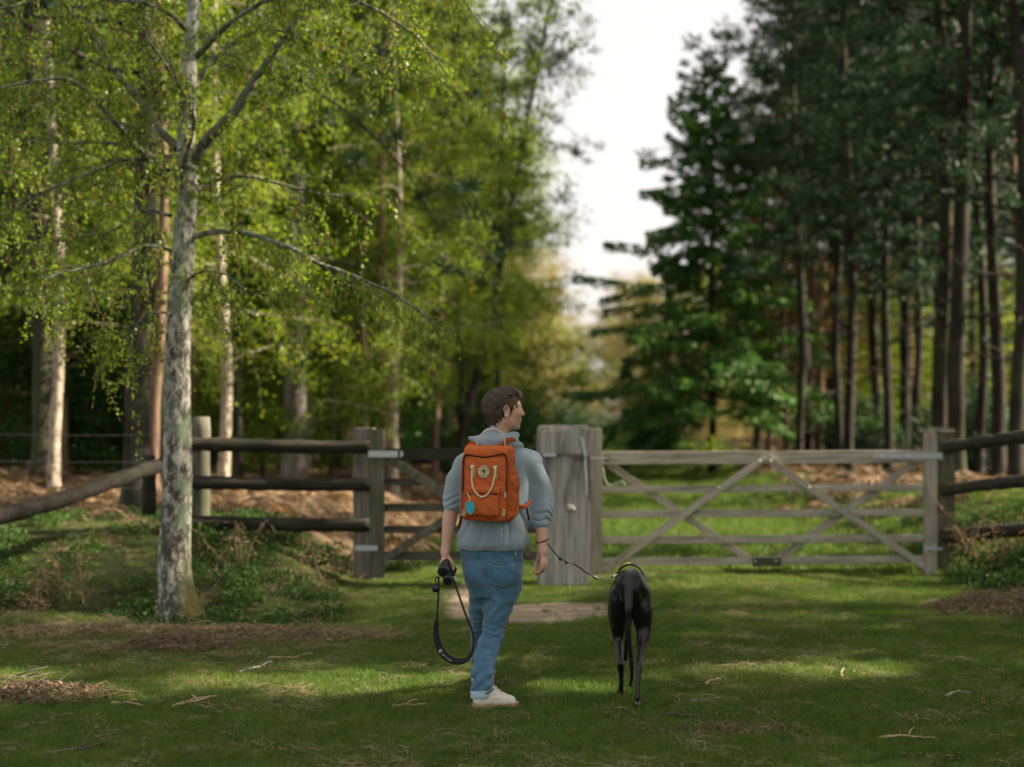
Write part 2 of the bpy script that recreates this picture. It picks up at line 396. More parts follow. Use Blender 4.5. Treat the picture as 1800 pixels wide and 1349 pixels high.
# moss and low green growth on the shaded banks
def leaf_clump(n, rad, h, size, rng, drop=0):
    c = rng.normal(0, 1, (n, 3)); c /= np.linalg.norm(c, axis=1)[:, None]; c *= rng.random((n, 1))**.4
    c[:, 0] *= rad; c[:, 1] *= rad; c[:, 2] = np.abs(c[:, 2])*h
    return cards(c, size, .6, rng)
def cards(c, size, aspect, rng, axis=None, spread=1.0, droop=None):
    """Diamond-shaped leaf faces centred at c; axis = preferred long direction (n,3)."""
    c = np.asarray(c, float); n = len(c)
    d = rng.normal(0, 1, (n, 3))
    if axis is not None: d = axis/np.maximum(np.linalg.norm(axis, axis=1)[:, None], 1e-6)+d*spread*.5
    d /= np.linalg.norm(d, axis=1)[:, None]
    e = rng.normal(0, 1, (n, 3)); e -= (e*d).sum(1)[:, None]*d; e /= np.linalg.norm(e, axis=1)[:, None]
    s_ = np.asarray(size)*(.6+.8*rng.random(n)); s_ = s_[:, None]
    V = np.stack([c-d*s_*.5, c+e*s_*aspect*.5-d*s_*.05, c+d*s_*.5, c-e*s_*aspect*.5-d*s_*.05], 1).reshape(-1, 3)
    return V, np.arange(n*4).reshape(n, 4)
def np_join(parts):
    V = []; F = []; o = 0
    for v, f in parts: V.append(v); F.append(f+o); o += len(v)
    return np.concatenate(V), np.concatenate(F)
M['moss'] = leaf_mat('low green growth', (.016, .045, .008), (.065, .125, .025), .3, (1.2, 1.2, .5), .6, 1.6)
moss = [src_obj('moss_clump', mesh_np('moss_clump', *leaf_clump(260, .16, .09, .022, rg)), M['moss']) for _ in range(3)]
bk_p = patch('bank_patch', -7, 8, 9.5, 17, .15, d=lambda x, y: bank(x, y)*infr(x, y, 1)*(.3+.7*smoothstep(-.2, .6, fbm(x, y, 2.2, 3.))),
    d2=lambda x, y: bank(x, y)*infr(x, y, 1)*(.25+.75*smoothstep(-.1, .7, fbm(x, y, 1.7, 8.))))
scatter('undergrowth', bk_p, moss, 'd', 34, .5, 1.6, 'dark mossy green growth on the shaded banks', 'undergrowth', 6)
# dead bracken
def frond(rng, L=.8, lean=.9):
    a = rng.random()*6.283; dx, dy = math.cos(a), math.sin(a); V = []; F = []
    n = 13; pts = []
    for i in range(n+1):
        t = i/n; pts.append(Vector((dx*L*t*lean, dy*L*t*lean, L*(.75*t-.75*t*t*1.35)+.02*rng.random())))
    side = Vector((-dy, dx, 0))
    for i in range(n):
        p, q = pts[i], pts[i+1]; k = len(V); w_ = .004
        V += [p-side*w_, p+side*w_, q+side*w_*.8, q-side*w_*.8]; F.append((k, k+1, k+2, k+3))
        if i > 2:
            l = L*.30*math.sin(math.pi*(i-1.5)/(n-1.0))*(.6+.6*rng.random())
            for sg in (-1, 1):
                e = side*sg*l+(q-p).normalized()*l*.5+Vector((0, 0, -l*(.15+.7*rng.random()))); m_ = (q-p).normalized()*.028+Vector((0, 0, .01)); k = len(V)
                V += [p, p+e*.55-m_*.5, p+e, p+e*.55+m_]; F.append((k, k+1, k+2, k+3))
    return np.array([tuple(v) for v in V]), np.array(F)
def bracken_clump(rng, n=8, L=.75):
    parts = []
    for i in range(n):
        v, f = frond(rng, L*(.5+.7*rng.random()), .3+.9*rng.random()); v = v+np.array([rng.normal(0, .12), rng.normal(0, .12), 0]); parts.append((v, f))
    return mesh_np('bracken', *np_join(parts))
M['bracken'] = leaf_mat('dead bracken', (.095, .062, .034), (.32, .23, .14), .25, (1.25, .95, .6), .75, 1.0)
M['bracken_g'] = leaf_mat('green fern', (.03, .07, .012), (.10, .16, .03), .4, None, .6, 1.0)
brk = [src_obj('bracken', bracken_clump(rg), M['bracken']) for _ in range(4)]
brk_flat = [src_obj('bracken', bracken_clump(rg, 5, .5), M['bracken']) for _ in range(3)]
fl_p = patch('forest_floor_patch', -26, 34, 14.5, 100, .8, d=lambda x, y: wood_floor(x, y)*(np.abs(x) < .40*y+2)*(.35+.65*smoothstep(-.5, .5, fbm(x, y, .8, 2.)))*(1-.75*smoothstep(45, 80, y)))
scatter('bracken', fl_p, brk, 'd', 3.2, .6, 1.25, 'rust brown dead bracken under the trees', 'bracken', 7)
scatter('bracken_litter', bk_p, brk_flat, 'd2', 1.3, .3, .7, 'broken brown bracken stems on the banks', 'bracken', 8, .5)

scatter('low_weeds', near, moss, 'd_l', 9, .12, .34, 'small flat weeds and clover scattered through the turf', 'weeds', 12, .1)
# ------------------------------------------------------------------ fences and gates
def rough_box(name, c, size, mat, parent, rot=None, bevel=.006, seg=None, amp=.004, seed=0):
    """A sawn timber with soft arrises and slightly uneven faces; local long axis stays aligned with the object's axes."""
    bm = bmesh.new(); bmesh.ops.create_cube(bm, size=1.0)
    for v in bm.verts: v.co = Vector((v.co.x*size[0], v.co.y*size[1], v.co.z*size[2]))
    ax = max(range(3), key=lambda i: size[i]); cuts = seg or max(2, int(size[ax]/.18))
    ed = [e for e in bm.edges if abs((e.verts[0].co-e.verts[1].co)[ax]) > size[ax]*.9]
    bmesh.ops.subdivide_edges(bm, edges=ed, cuts=cuts, use_grid_fill=True)
    ed = [e for e in bm.edges if e.is_manifold and e.calc_face_angle(0) > .5]
    bmesh.ops.bevel(bm, geom=ed, offset=bevel, segments=2, affect='EDGES')
    for v in bm.verts:
        q = v.co*3.1+Vector((seed*3.7, seed*1.3, seed)); v.co += Vector((mnoise.noise(q), mnoise.noise(q+Vector((9, 0, 0))), mnoise.noise(q+Vector((0, 9, 0)))))*amp
    me = bpy.data.meshes.new(name); bm.to_mesh(me); bm.free()
    o = bpy.data.objects.new(name, me); COL.objects.link(o); me.materials.append(mat)
    o.parent = parent; pm = pmat(parent)
    mw = Matrix.Translation(Vector(c)) @ (rot.to_4x4() if rot is not None else Matrix())
    ml = pm.inverted() @ mw; o.location = ml.to_translation(); o.rotation_euler = ml.to_euler()
    return o
def board(name, a, b, width, thick, mat, parent, seed=0, **kw):
    """A board from a to b in a near-vertical plane: width vertical-ish, thick in depth."""
    a = Vector(a); b = Vector(b); d = (b-a); L = d.length; x = d.normalized(); y = Vector((0, 1, 0)); y = (y-x*y.dot(x)).normalized(); z = x.cross(y)
    R = Matrix((x, y, z)).transposed()
    return rough_box(name, (a+b)/2, (L, thick, width), mat, parent, R, seed=seed, **kw)
def log(name, pts, r0, r1, mat, parent, sides=14, seed=0, n=24, knob=.012):
    p = spline(pts, n); mb = MB(); V = []; F = []
    rad = [r0+(r1-r0)*i/(n-1)+knob*mnoise.noise(Vector((i*.55, seed, 0))) for i in range(n)]
    mb.tube([Vector(q) for q in p], rad, sides)
    for i, v in enumerate(mb.V[:]):
        nz = mnoise.noise(Vector(v)*7+Vector((seed, 0, 0)))*.006; mb.V[i] = (v[0]+nz, v[1]+nz*.5, v[2]+nz)
    o = mb.build(name, mat, parent, smooth=True)
    return o
def bolt(p, parent, r=.013, n=Vector((0, -1, 0))):
    mb = MB(); mb.tube([Vector(p)+n*.0, Vector(p)+n*.006, Vector(p)+n*.010], [r, r, r*.6], 8); return mb.build('bolt', M['galv'], parent)

# field gate (five bars, two crossed braces each side)
YG0, YG1 = 14.12, 14.34         # depth at the latch end and at the hinge end
def gy(px): return YG0+(YG1-YG0)*(px-1058)/(1640-1058)
def G(px, py, dy=0):
    y = gy(px); q = P(px, py, y); q.y += dy; return q
gate = empty('field_gate', G(1350, 1010), 'wide five-barred silvery timber field gate with crossed diagonal braces, standing closed', 'gate')
gate.location.z = 0
rails = [(805.5, 803, 23), (861, 857, 12.5), (904, 901, 13.5), (950, 946, 13.5), (987.5, 983.5, 13.5)]
for i, (ya, yb, wpx) in enumerate(rails):
    xr = 1630; xl = 1050
    board('rail', G(xl, ya), G(xr, yb), wpx*YG0/FPX, .045 if i else .06, M['wood_gate'], gate, seed=i+1)
board('brace', G(1060, 1003, -.05), G(1341, 806, -.05), .075, .03, M['wood_gate'], gate, seed=11)
board('brace', G(1347, 806, -.05), G(1625, 998, -.05), .075, .03, M['wood_gate'], gate, seed=12)
board('brace', G(1072, 818, .045), G(1318, 984, .045), .075, .03, M['wood_gate'], gate, seed=13)
board('brace', G(1368, 984, .045), G(1612, 812, .045), .075, .03, M['wood_gate'], gate, seed=14)
board('rail_joint', G(1322, 988, -.04), G(1372, 987, -.04), .085, .03, M['wood_old_h'], gate, seed=15)
rough_box('stile', P(1047.5, 881, YG0-.01)-Vector((0, 0, .0)), (.118, .085, 1.44), M['wood_gate_v'], gate, seed=4)
rough_box('stile', P(1635, 886, YG1-.06), (.118, .085, 1.42), M['wood_gate_v'], gate, seed=5)
for px, py in ((1075, 988), (1132, 949), (1199, 903), (1262, 857), (1333, 810), (1352, 810), (1420, 856), (1484, 898), (1552, 944), (1608, 981)): bolt(G(px, py, -.066), gate)
for px, py in ((1135, 858), (1266, 946), (1546, 853), (1417, 944)): bolt(G(px, py, -.024), gate)
for px, py in ((1326, 986), (1362, 985)): bolt(G(px, py, -.058), gate)
hs = MB(); hs.box(G(1592, 801, -.035-.072), (.66, .008, .055)); hs.tube([G(1533, 801, -.109), G(1533, 801, -.099)], .0275, 12); hs.tube([G(1652, 796, -.05), G(1652, 808, -.05)], .018, 8)
ho = hs.build('hinge_strap', M['galv'], gate)
for px in (1544, 1590, 1634): bolt(G(px, 801, -.112), ho, .009)
h2 = MB()
for px in (1627, 1644): h2.box(P(px, 965, YG1-.115), (.03, .012, .075))
h2.box(P(1636, 965, YG1-.108), (.12, .006, .03)); h2.box(P(1652, 965, YG1-.05), (.05, .02, .03)); h2.build('lower_hinge', M['galv'], gate)
# sagging baler twine by the latch
tw = MB(); tw.tube([Vector(q) for q in spline([P(1060, 822, 14.02), P(1063, 842, 14.0), P(1069, 852, 14.0), P(1078, 852, 14.0), P(1094, 846, 14.0), P(1098, 852, 14.0)], 16)], .005, 5)
tw.build('twine_loop', simple('pale twine', (.25, .30, .28), .8), gate)

# massive old gatepost between the two gates
gp = empty('gate_post', P(991, 1034, 13.25), 'broad massive old timber gatepost standing between the wicket gate and field gate', 'post')
gp.location.z = 0
s = NT('old sawn post timber'); g = s.coord('Object', (22, 22, 1.4)); n1 = s.noise(1.0, g, 7, .7, dist=.8); g3 = s.coord('Object', (5, 5, 1.2)); n3 = s.noise(1.0, g3, 4, .6)
c = s.ramp(n1, [(.3, (.09, .085, .075)), (.45, (.27, .26, .235)), (.66, (.42, .40, .365))]); c = s.mix(s.ramp(n3, [(.54, (0, 0, 0)), (.66, (.8, .8, .8))]), c, (.05, .047, .042))
M['post_old'] = s.bsdf(c, .85, n1, .7, .015, .2)
rough_box('post_trunk', P(991, 895, 13.25)+Vector((0, .17, 0)), (.49, .34, 1.56), M['post_old'], gp, seed=21, bevel=.018, amp=.012)
rough_box('cap_board', P(992, 778, 13.22)+Vector((0, -.02, 0)), (.46, .045, .225), M['post_old'], gp, seed=22, bevel=.008)
bmk = bmesh.new(); bmesh.ops.create_icosphere(bmk, subdivisions=3, radius=.042)
for v in bmk.verts: v.co = Vector((v.co.x*1.0, v.co.y*.6, v.co.z*.85))*(1+.35*mnoise.noise(v.co*22))
mk = bpy.data.meshes.new('burr'); bmk.to_mesh(mk); bmk.free(); ko = link('bare_knot', mk, simple('bleached knot', (.33, .32, .29), .8, .2, 0, 30, .35, .6), gp); ko.location = gp.location*-1+P(1003, 893, 13.24)
# latch of the field gate: a lever and a long bar
lt = MB(); lt.box((P(1022, 770, 13.16)+P(1030, 800, 13.16))/2, (.028, .02, .19), Matrix.Rotation(-.22, 3, 'Y')); lt.tube([P(1028, 800, 13.16), P(1031, 870, 13.16)], .007, 6)
lt.build('latch_lever', M['galv'], gp)
l2 = MB(); l2.tube([P(1016, 807, 13.16), P(1068, 806, 14.0)], .012, 6); l2.box(P(1066, 806, 14.03), (.05, .03, .05)); l2.box(P(1024, 805, 13.17), (.08, .02, .03)); l2.build('latch_bar', M['iron'], gp)
lp = MB(); lp.box(P(966, 800, 13.18), (.12, .012, .03)); lp.build('latch_plate', M['galv'], gp)

# wicket gate
YW = 13.45
wk = empty('wicket_gate', P(800, 1005, YW), 'small mossy wicket gate with diagonal braces, half hidden behind the man', 'gate'); wk.location.z = 0
def W(px, py, dy=0):
    q = P(px, py, YW); q.y += dy; return q
rough_box('stile', P(663, 885, YW-.03), (.135, .09, 1.40), M['wood_old'], wk, seed=31)
rough_box('stile', P(955, 882, YW-.0), (.09, .08, 1.36), M['wood_gate_v'], wk, seed=32)
for i, (ya, yb, wp, mt) in enumerate(((799, 800, 21, 'wood_rail'), (847, 848, 12, 'wood_old_h'), (892, 893, 14, 'wood_old_h'), (931, 931, 13, 'wood_old_h'), (977, 977, 15, 'wood_old_h'))):
    board('rail', W(674, ya), W(955, yb), wp*YW/FPX, .04, M[mt], wk, seed=33+i)
board('brace', W(684, 806, -.05), W(800, 880, -.05), .085, .03, M['wood_old'], wk, seed=41)
board('brace', W(676, 983, -.05), W(812, 893, -.05), .075, .03, M['wood_old'], wk, seed=42)
board('brace', W(812, 893, -.05), W(950, 985, -.05), .075, .03, M['wood_old'], wk, seed=43)
hh_ = MB(); hh_.box(W(677, 798, -.10), (.30, .008, .06)); hh_.tube([W(705, 798, -.104), W(705, 798, -.094)], .03, 10); ho = hh_.build('hinge_strap', M['galv'], wk)
for px in (664, 698): bolt(W(px, 798, -.106), ho, .009)
hh_ = MB(); hh_.box(W(646, 962, -.10), (.21, .008, .05)); hh_.build('lower_hinge', M['galv'], wk)
p1 = empty('gate_post', P(643, 1025, 13.7), 'grey squared post carrying the wicket gate and the ends of three rails', 'post'); p1.location.z = 0
rough_box('post_trunk', P(641, 900, 13.72), (.205, .20, 1.62), M['wood_grey'], p1, seed=50, bevel=.01)
p2 = empty('gate_post', P(1660, 1010, 14.5), 'greenish squared post on which the field gate hangs', 'post'); p2.location.z = 0
rough_box('post_trunk', P(1650, 890, 14.55), (.265, .24, 1.60), M['wood_old'], p2, seed=51, bevel=.012)
cp = MB(); cp.box(P(1647, 759, 14.55), (.29, .27, .03)); cp.build('post_cap', M['wood_grey'], p2, bevel=.006)

# post and rail fence beside the wicket
fl = empty('rail_fence', P(500, 930, 13.9), 'dark round-railed fence of three rails running from the birch to the wicket post', 'fence')
for i, (ya, yb, w0) in enumerate(((782, 786, 24), (849, 852, 24), (919, 923, 25))):
    log('rail', [P(322, ya-1, 13.5), P(420, ya+1, 13.55), P(540, (ya+yb)/2+2, 13.62), P(655, yb, 13.62)], w0/2*13.55/FPX, w0/2*13.55/FPX*.95, M['wood_rail'], fl, seed=i*5+1)
log('fence_post', [P(353, 935, 13.75), P(354, 860, 13.75), P(354, 733, 13.75)], .085, .083, M['wood_old'], fl, seed=9, n=12)
# sloping rail left of the birch
fr = empty('sloping_rail', P(150, 880, 12.6), 'thick dark log rail sloping down towards the ground left of the birch', 'log')
log('log', [P(300, 812, 13.6), P(200, 846, 12.9), P(100, 881, 12.2), P(0, 908, 11.6), P(-110, 935, 10.9)], .066, .072, M['wood_wet'], fr, seed=14, n=30, knob=.018)
log('prop_post', [P(262, 905, 13.7), P(262, 800, 13.7)], .07, .065, M['wood_rail'], fr, seed=15, n=8)
log('prop_post', [P(-40, 1020, 11.25), P(-40, 900, 11.25)], .07, .065, M['wood_rail'], fr, seed=16, n=8)
# strained wires
wf = empty('wire_fence', P(140, 860, 14.6), 'thin wire fence of three strained wires among the trunks at the wood edge', 'fence')
for py in (765, 812, 858):
    mb = MB(); mb.tube([P(-300, py-6, 14.6), P(0, py-1, 14.6), P(140, py+1, 14.6), P(350, py, 14.3)], .0035, 5); mb.build('wire', M['wire'], wf)
log('wire_post', [P(-120, 940, 14.65), P(-120, 740, 14.65)], .05, .05, M['wood_old'], wf, seed=18, n=8)
# right-hand fence
fR = empty('rail_fence', P(1740, 960, 14.0), 'dark round rails running off from the greenish hinge post over the bank', 'fence')
for i, (ya, yb, w0, w1) in enumerate(((787, 768, 21, 25), (862, 846, 20, 24), (942, 931, 23, 26))):
    log('rail', [P(1656, ya, 14.42), P(1730, ya+(yb-ya)*.55, 14.2), P(1800, yb, 13.95), P(2000, yb-18, 13.4)], w0/2*14.3/FPX, w1/2*14.0/FPX, M['wood_rail'], fR, seed=60+i*3, knob=.016)
log('fence_post', [P(1990, 1060, 13.55), P(1990, 715, 13.55)], .09, .085, M['wood_old'], fR, seed=66, n=10)
# ------------------------------------------------------------------ tree building blocks
def np_tube(path, rad, sides=6):
    path = np.asarray(path, float); n = len(path); rad = np.broadcast_to(np.asarray(rad, float), (n,))
    t = np.gradient(path, axis=0); t /= np.maximum(np.linalg.norm(t, axis=1)[:, None], 1e-9)
    a = np.array([0, 0, 1.0]) if abs(t[0, 2]) < .9 else np.array([1.0, 0, 0])
    u = a-t*(t @ a)[:, None]; u /= np.maximum(np.linalg.norm(u, axis=1)[:, None], 1e-9); v = np.cross(t, u)
    an = np.arange(sides)*2*math.pi/sides
    V = path[:, None]+(u[:, None]*np.cos(an)[None, :, None]+v[:, None]*np.sin(an)[None, :, None])*rad[:, None, None]
    i = np.arange(n-1)[:, None]*sides+np.arange(sides)[None]; j = np.arange(n-1)[:, None]*sides+(np.arange(sides)[None]+1) % sides
    return V.reshape(-1, 3), np.stack([i, j, j+sides, i+sides], -1).reshape(-1, 4)
def curve_pts(p0, d, L, n, rng, droop=0., wob=.12, up=0.):
    p = np.array(p0, float); d = np.array(d, float); d /= np.linalg.norm(d); out = [p.copy()]; st = L/n
    for i in range(n):
        d = d+rng.normal(0, wob, 3)+np.array([0, 0, -droop+up]); d /= np.linalg.norm(d); p = p+d*st; out.append(p.copy())
    return np.array(out)
def bark(name, stops, scale=(9, 9, 1.6), bstr=.8, moss=None, ridg=True):
    s = NT(name); n = s.noise(1.0, s.coord('Object', scale), 6, .7, dist=.5); n2 = s.noise(1.2, s.coord('World'), 3)
    c = s.ramp(n, stops)
    if moss: c = s.mix(s.ramp(n2, [(.5, (0, 0, 0)), (.65, (.8, .8, .8))]), c, moss)
    return s.bsdf(c, .9, n, bstr, .04, .15)
M['bark_dark'] = bark('dark furrowed bark', [(.3, (.010, .009, .008)), (.5, (.034, .029, .024)), (.7, (.085, .07, .056))], moss=(.05, .06, .03))
M['bark_grey'] = bark('grey ridged bark', [(.3, (.05, .045, .038)), (.5, (.15, .135, .115)), (.7, (.30, .27, .23))], moss=(.08, .09, .045))
M['bark_pine'] = bark('reddish pine bark', [(.3, (.05, .033, .023)), (.5, (.16, .105, .072)), (.7, (.30, .21, .15))])
M['bark_pale'] = bark('pale birch bark far', [(.40, (.05, .042, .035)), (.46, (.27, .23, .18)), (.7, (.48, .42, .34))], (9, 9, 5), .5)
M['leaf_spring'] = leaf_mat('spring leaves', (.055, .120, .012), (.17, .26, .030), .50, (1.35, 1.35, .45), .5, .35)
M['leaf_yel'] = leaf_mat('yellow green leaves', (.10, .17, .02), (.27, .32, .050), .50, (1.3, 1.3, .5), .5, .35)
M['leaf_tan'] = leaf_mat('tan budding crown', (.20, .17, .07), (.42, .34, .17), .45, (1.15, 1.1, .7), .6, .35)
M['leaf_dark'] = leaf_mat('deep green leaves', (.016, .055, .014), (.060, .130, .028), .28, (1.2, 1.3, .5), .45, .5)
M['needle'] = leaf_mat('dark blue green needles', (.013, .040, .020), (.050, .100, .045), .18, (1.1, 1.3, .7), .55, .4)
M['needle_fir'] = leaf_mat('green spruce needles', (.036, .115, .030), (.125, .245, .060), .25, (1.2, 1.3, .6), .5, .4)
M['leaf_brown'] = leaf_mat('budding brown twigs', (.10, .075, .025), (.24, .16, .05), .35, (1.3, 1.1, .5), .6, .35)
M['needle_grey'] = leaf_mat('grey green lichened twigs', (.06, .075, .045), (.17, .19, .12), .3, (1.1, 1.1, .8), .6, .4)

def trunk_mesh(name, h, r0, r1, rng, sides=12, lean=0., bend=.12, flare=1.5):
    n = 22; z = np.linspace(0, 1, n)**1.25*h
    a = rng.random()*6.283; px_ = bend*np.sin(z*.45+a)*np.minimum(z/3, 1); py_ = bend*np.cos(z*.37+a*2)*np.minimum(z/3, 1)
    r = r1+(r0-r1)*(1-z/h)**.8; r = r*(1+(flare-1)*np.exp(-z/.35))
    path = np.stack([px_+lean*z, py_, z-.15], 1); V, F = np_tube(path, r, sides)
    nz = np.sin(V[:, 0]*23+V[:, 2]*2.1)*np.cos(V[:, 1]*21+V[:, 2]*1.3)*.035*r0/.2
    c = np.repeat(path, sides, 0); d = V-c; V = V+d*(nz[:, None]/np.maximum(r0, .01)*.8)
    return (V, F), path, r
def broadleaf(name, h, r0, z0, nb, blen, nleaf, lsize, lmat, bmat, seed, droop=.05, up=.25, rad=.34, lean=0., leafy=1.0, dead=0):
    """Meshes of one broadleaved tree: trunk with limbs, and its crown of small leaf faces."""
    rng = np.random.default_rng(seed); (tv, tf), path, rr = trunk_mesh(name, h, r0, .02, rng, lean=lean)
    tp = [(tv, tf)]; cp = []
    for b in range(nb):
        f = (b+.5)/nb; z = z0+(h-z0-.2)*f**.9; i = min(np.searchsorted(path[:, 2], z), len(path)-1); p0 = path[i].copy(); p0[2] = z
        a = b*2.4+rng.normal(0, .4); L = blen*(1-.62*f**1.3)*(.55+.75*rng.random())
        c = curve_pts(p0, (math.cos(a), math.sin(a), up+rng.normal(0, .15)), L, 7, rng, droop, .14)
        tp.append(np_tube(c, np.linspace(max(.012, rr[i]*.30), .004, 8), 4))
        m = int(nleaf*(L/blen)); subs = max(3, int(L/.35))
        for k in range(subs):
            t = .25+.75*(k+rng.random())/subs; q = c[min(7, int(t*7))]+rng.normal(0, .12, 3)
            d = rng.normal(0, 1, 3)+(c[-1]-c[0])/L*.8; d[2] -= droop*8
            cc = curve_pts(q, d, rad*(1.4+1.6*rng.random()), 4, rng, droop*3, .2)
            tp.append(np_tube(cc, [.006, .005, .004, .003, .002], 3))
            mm = max(3, int(m/subs*(.4+1.2*rng.random())))
            pos = cc[rng.integers(0, 5, mm)]+rng.normal(0, rad*.40, (mm, 3))*np.array([1, 1, .65])
            cp.append(cards(pos, lsize, .68, rng))
    return mesh_np('trunk', *np_join(tp), True), mesh_np('crown', *np_join(cp)), bmat, lmat
def conifer(h, r0, z0, nb, blen, per, lmat, bmat, seed, droop=.10, size=.16, up=.05, shape=1.0, irr=.35, asp=.22):
    """Spruce or fir: whorled, drooping branches carrying flat sprays of needles."""
    rng = np.random.default_rng(seed); (tv, tf), path, rr = trunk_mesh('t', h, r0, .02, rng, bend=.06); tp = [(tv, tf)]; cp = []
    for b in range(nb):
        f = (b+rng.random()*.5)/nb; z = z0+(h-z0-.1)*f; i = min(np.searchsorted(path[:, 2], z), len(path)-1); p0 = path[i].copy(); p0[2] = z
        a = b*2.4+rng.normal(0, .3); L = blen*((1-f)**shape*.94+.06)*(1-irr+2*irr*rng.random())
        c = curve_pts(p0, (math.cos(a), math.sin(a), up+.35*f+rng.normal(0, .16)), L, 8, rng, droop*(1-f*.6)*rng.uniform(.5, 1.6), .09)
        c[6:, 2] += np.array([.04, .09, .16])*L*.5
        tp.append(np_tube(c, np.linspace(max(.01, rr[i]*.22), .004, 9), 4))
        n = int(per*L/blen)+8; t = (.12+.88*rng.random(n)**.75)*8; i0 = np.minimum(t.astype(int), 7); fr_ = (t-i0)[:, None]
        base = c[i0]*(1-fr_)+c[i0+1]*fr_; tang = c[i0+1]-c[i0]; tang /= np.linalg.norm(tang, axis=1)[:, None]
        side = np.cross(tang, [0, 0, 1.0]); side /= np.maximum(np.linalg.norm(side, axis=1)[:, None], 1e-6)
        wv = (1-t/8.6)*L*.26; off = rng.uniform(-1, 1, n)
        pos = base+side*(off*wv)[:, None]+tang*(-np.abs(off)*wv*-.3)[:, None]; pos[:, 2] -= np.abs(off)*wv*.30+rng.random(n)**2*.34
        ax = side*np.sign(off)[:, None]+tang*.9; ax[:, 2] -= .35
        cp.append(cards(pos, size, asp*1.4, rng, ax, .9))
    return mesh_np('trunk', *np_join(tp), True), mesh_np('crown', *np_join(cp)), bmat, lmat
def pine(h, r0, z0, nb, blen, per, lmat, bmat, seed, size=.17, stubs=14):
    """Scots or Corsican pine: long bare stem with dead stubs and clumped needle tufts high up."""
    rng = np.random.default_rng(seed); (tv, tf), path, rr = trunk_mesh('t', h, r0, .03, rng, bend=.10); tp = [(tv, tf)]; cp = []
    for b in range(stubs):
        z = 1.8+(z0-1.8)*rng.random(); i = min(np.searchsorted(path[:, 2], z), len(path)-1); a = rng.random()*6.283
        c = curve_pts([path[i][0], path[i][1], z], (math.cos(a), math.sin(a), .1), .4+1.3*rng.random(), 4, rng, .05, .2); tp.append(np_tube(c, np.linspace(.022, .005, 5), 4))
    for b in range(nb):
        f = (b+.5)/nb; z = z0+(h-z0)*f; i = min(np.searchsorted(path[:, 2], z), len(path)-1); p0 = path[i].copy(); p0[2] = z
        a = b*2.4+rng.normal(0, .5); L = blen*(1-.7*f)*(.5+.8*rng.random())
        c = curve_pts(p0, (math.cos(a), math.sin(a), .15+rng.normal(0, .2)), L, 7, rng, .02, .16)
        tp.append(np_tube(c, np.linspace(max(.02, rr[i]*.3), .006, 8), 4))
        for k in range(int(3+L*2.6)):
            q = c[rng.integers(2, 8)]+rng.normal(0, .33, 3)*np.array([1, 1, .55]); m = int(per*(.6+.8*rng.random()))
            dv = rng.normal(0, 1, (m, 3)); dv /= np.linalg.norm(dv, axis=1)[:, None]; rr_ = .28*(.5+.6*rng.random())
            cp.append(cards(q+dv*rr_*rng.random((m, 1))**.5*np.array([1.15, 1.15, .6]), size, .17, rng, dv+np.array([0, 0, .3]), .7))
    return mesh_np('trunk', *np_join(tp), True), mesh_np('crown', *np_join(cp)), bmat, lmat
def bush(w_, h, n, size, lmat, seed, bmat='bark_dark'):
    rng = np.random.default_rng(seed); tp = []; cp = []
    for b in range(16):
        a = rng.random()*6.283; e = rng.random(); c = curve_pts((0, 0, -.1), (math.cos(a)*(.2+w_*.4*e), math.sin(a)*(.2+w_*.4*e), h*.9), h*(.6+.5*rng.random()), 6, rng, .03, .15)
        tp.append(np_tube(c, np.linspace(.03, .006, 7), 4))
        for k in range(5):
            q = c[rng.integers(1, 7)]+rng.normal(0, w_*.13, 3); m = n//80
            dv = rng.normal(0, 1, (m, 3)); dv /= np.linalg.norm(dv, axis=1)[:, None]
            pos = q+dv*(w_*.22)*rng.random((m, 1))**.4; pos[:, 2] = np.abs(pos[:, 2]); cp.append(cards(pos, size, .6, rng))
    return mesh_np('trunk', *np_join(tp), True), mesh_np('crown', *np_join(cp)), bmat, lmat

KINDS = {}
def kind(key, gen): 
    tr, cr, bm_, lm_ = gen; tr.materials.append(M[bm_]); cr.materials.append(M[lm_]); KINDS[key] = (tr, cr)
# left wood: spring birches, larches, beeches and a few dark pines
kind('birch_a', broadleaf('b', 15, .088, 2.2, 38, 2.7, 800, .070, 'leaf_spring', 'bark_pale', 11, .06, .30, .34))
kind('birch_b', broadleaf('b', 16, .105, 2.0, 42, 3.0, 800, .070, 'leaf_yel', 'bark_pale', 12, .05, .35, .38))
kind('grey_a', broadleaf('b', 17, .19, 3.0, 42, 3.4, 850, .076, 'leaf_spring', 'bark_grey', 13, .03, .25, .42))
kind('red_a', broadleaf('b', 17, .11, 3.4, 38, 2.8, 700, .070, 'leaf_yel', 'bark_pine', 14, .04, .2, .38))
kind('sapling_a', broadleaf('b', 7, .04, .6, 40, 2.1, 620, .066, 'leaf_spring', 'bark_dark', 15, .05, .45, .30))
kind('sapling_b', broadleaf('b', 5.5, .035, .5, 36, 1.8, 620, .062, 'leaf_yel', 'bark_dark', 16, .05, .4, .30))
kind('sapling_d', broadleaf('b', 5.0, .04, .3, 40, 2.0, 700, .068, 'leaf_dark', 'bark_dark', 17, .05, .4, .32))
kind('thin_a', broadleaf('b', 14, .055, 3.5, 30, 2.0, 520, .066, 'leaf_spring', 'bark_dark', 18, .05, .3, .3))
kind('pine_a', pine(17, .14, 5.6, 46, 3.4, 60, 'needle', 'bark_dark', 21))
kind('pine_b', pine(19, .15, 5.0, 52, 3.6, 60, 'needle', 'bark_dark', 22))
kind('pine_c', pine(16, .11, 3.4, 46, 2.8, 46, 'needle_grey', 'bark_pine', 23))
kind('pine_r', pine(17, .11, 6.0, 42, 3.2, 60, 'needle', 'bark_pine', 24))
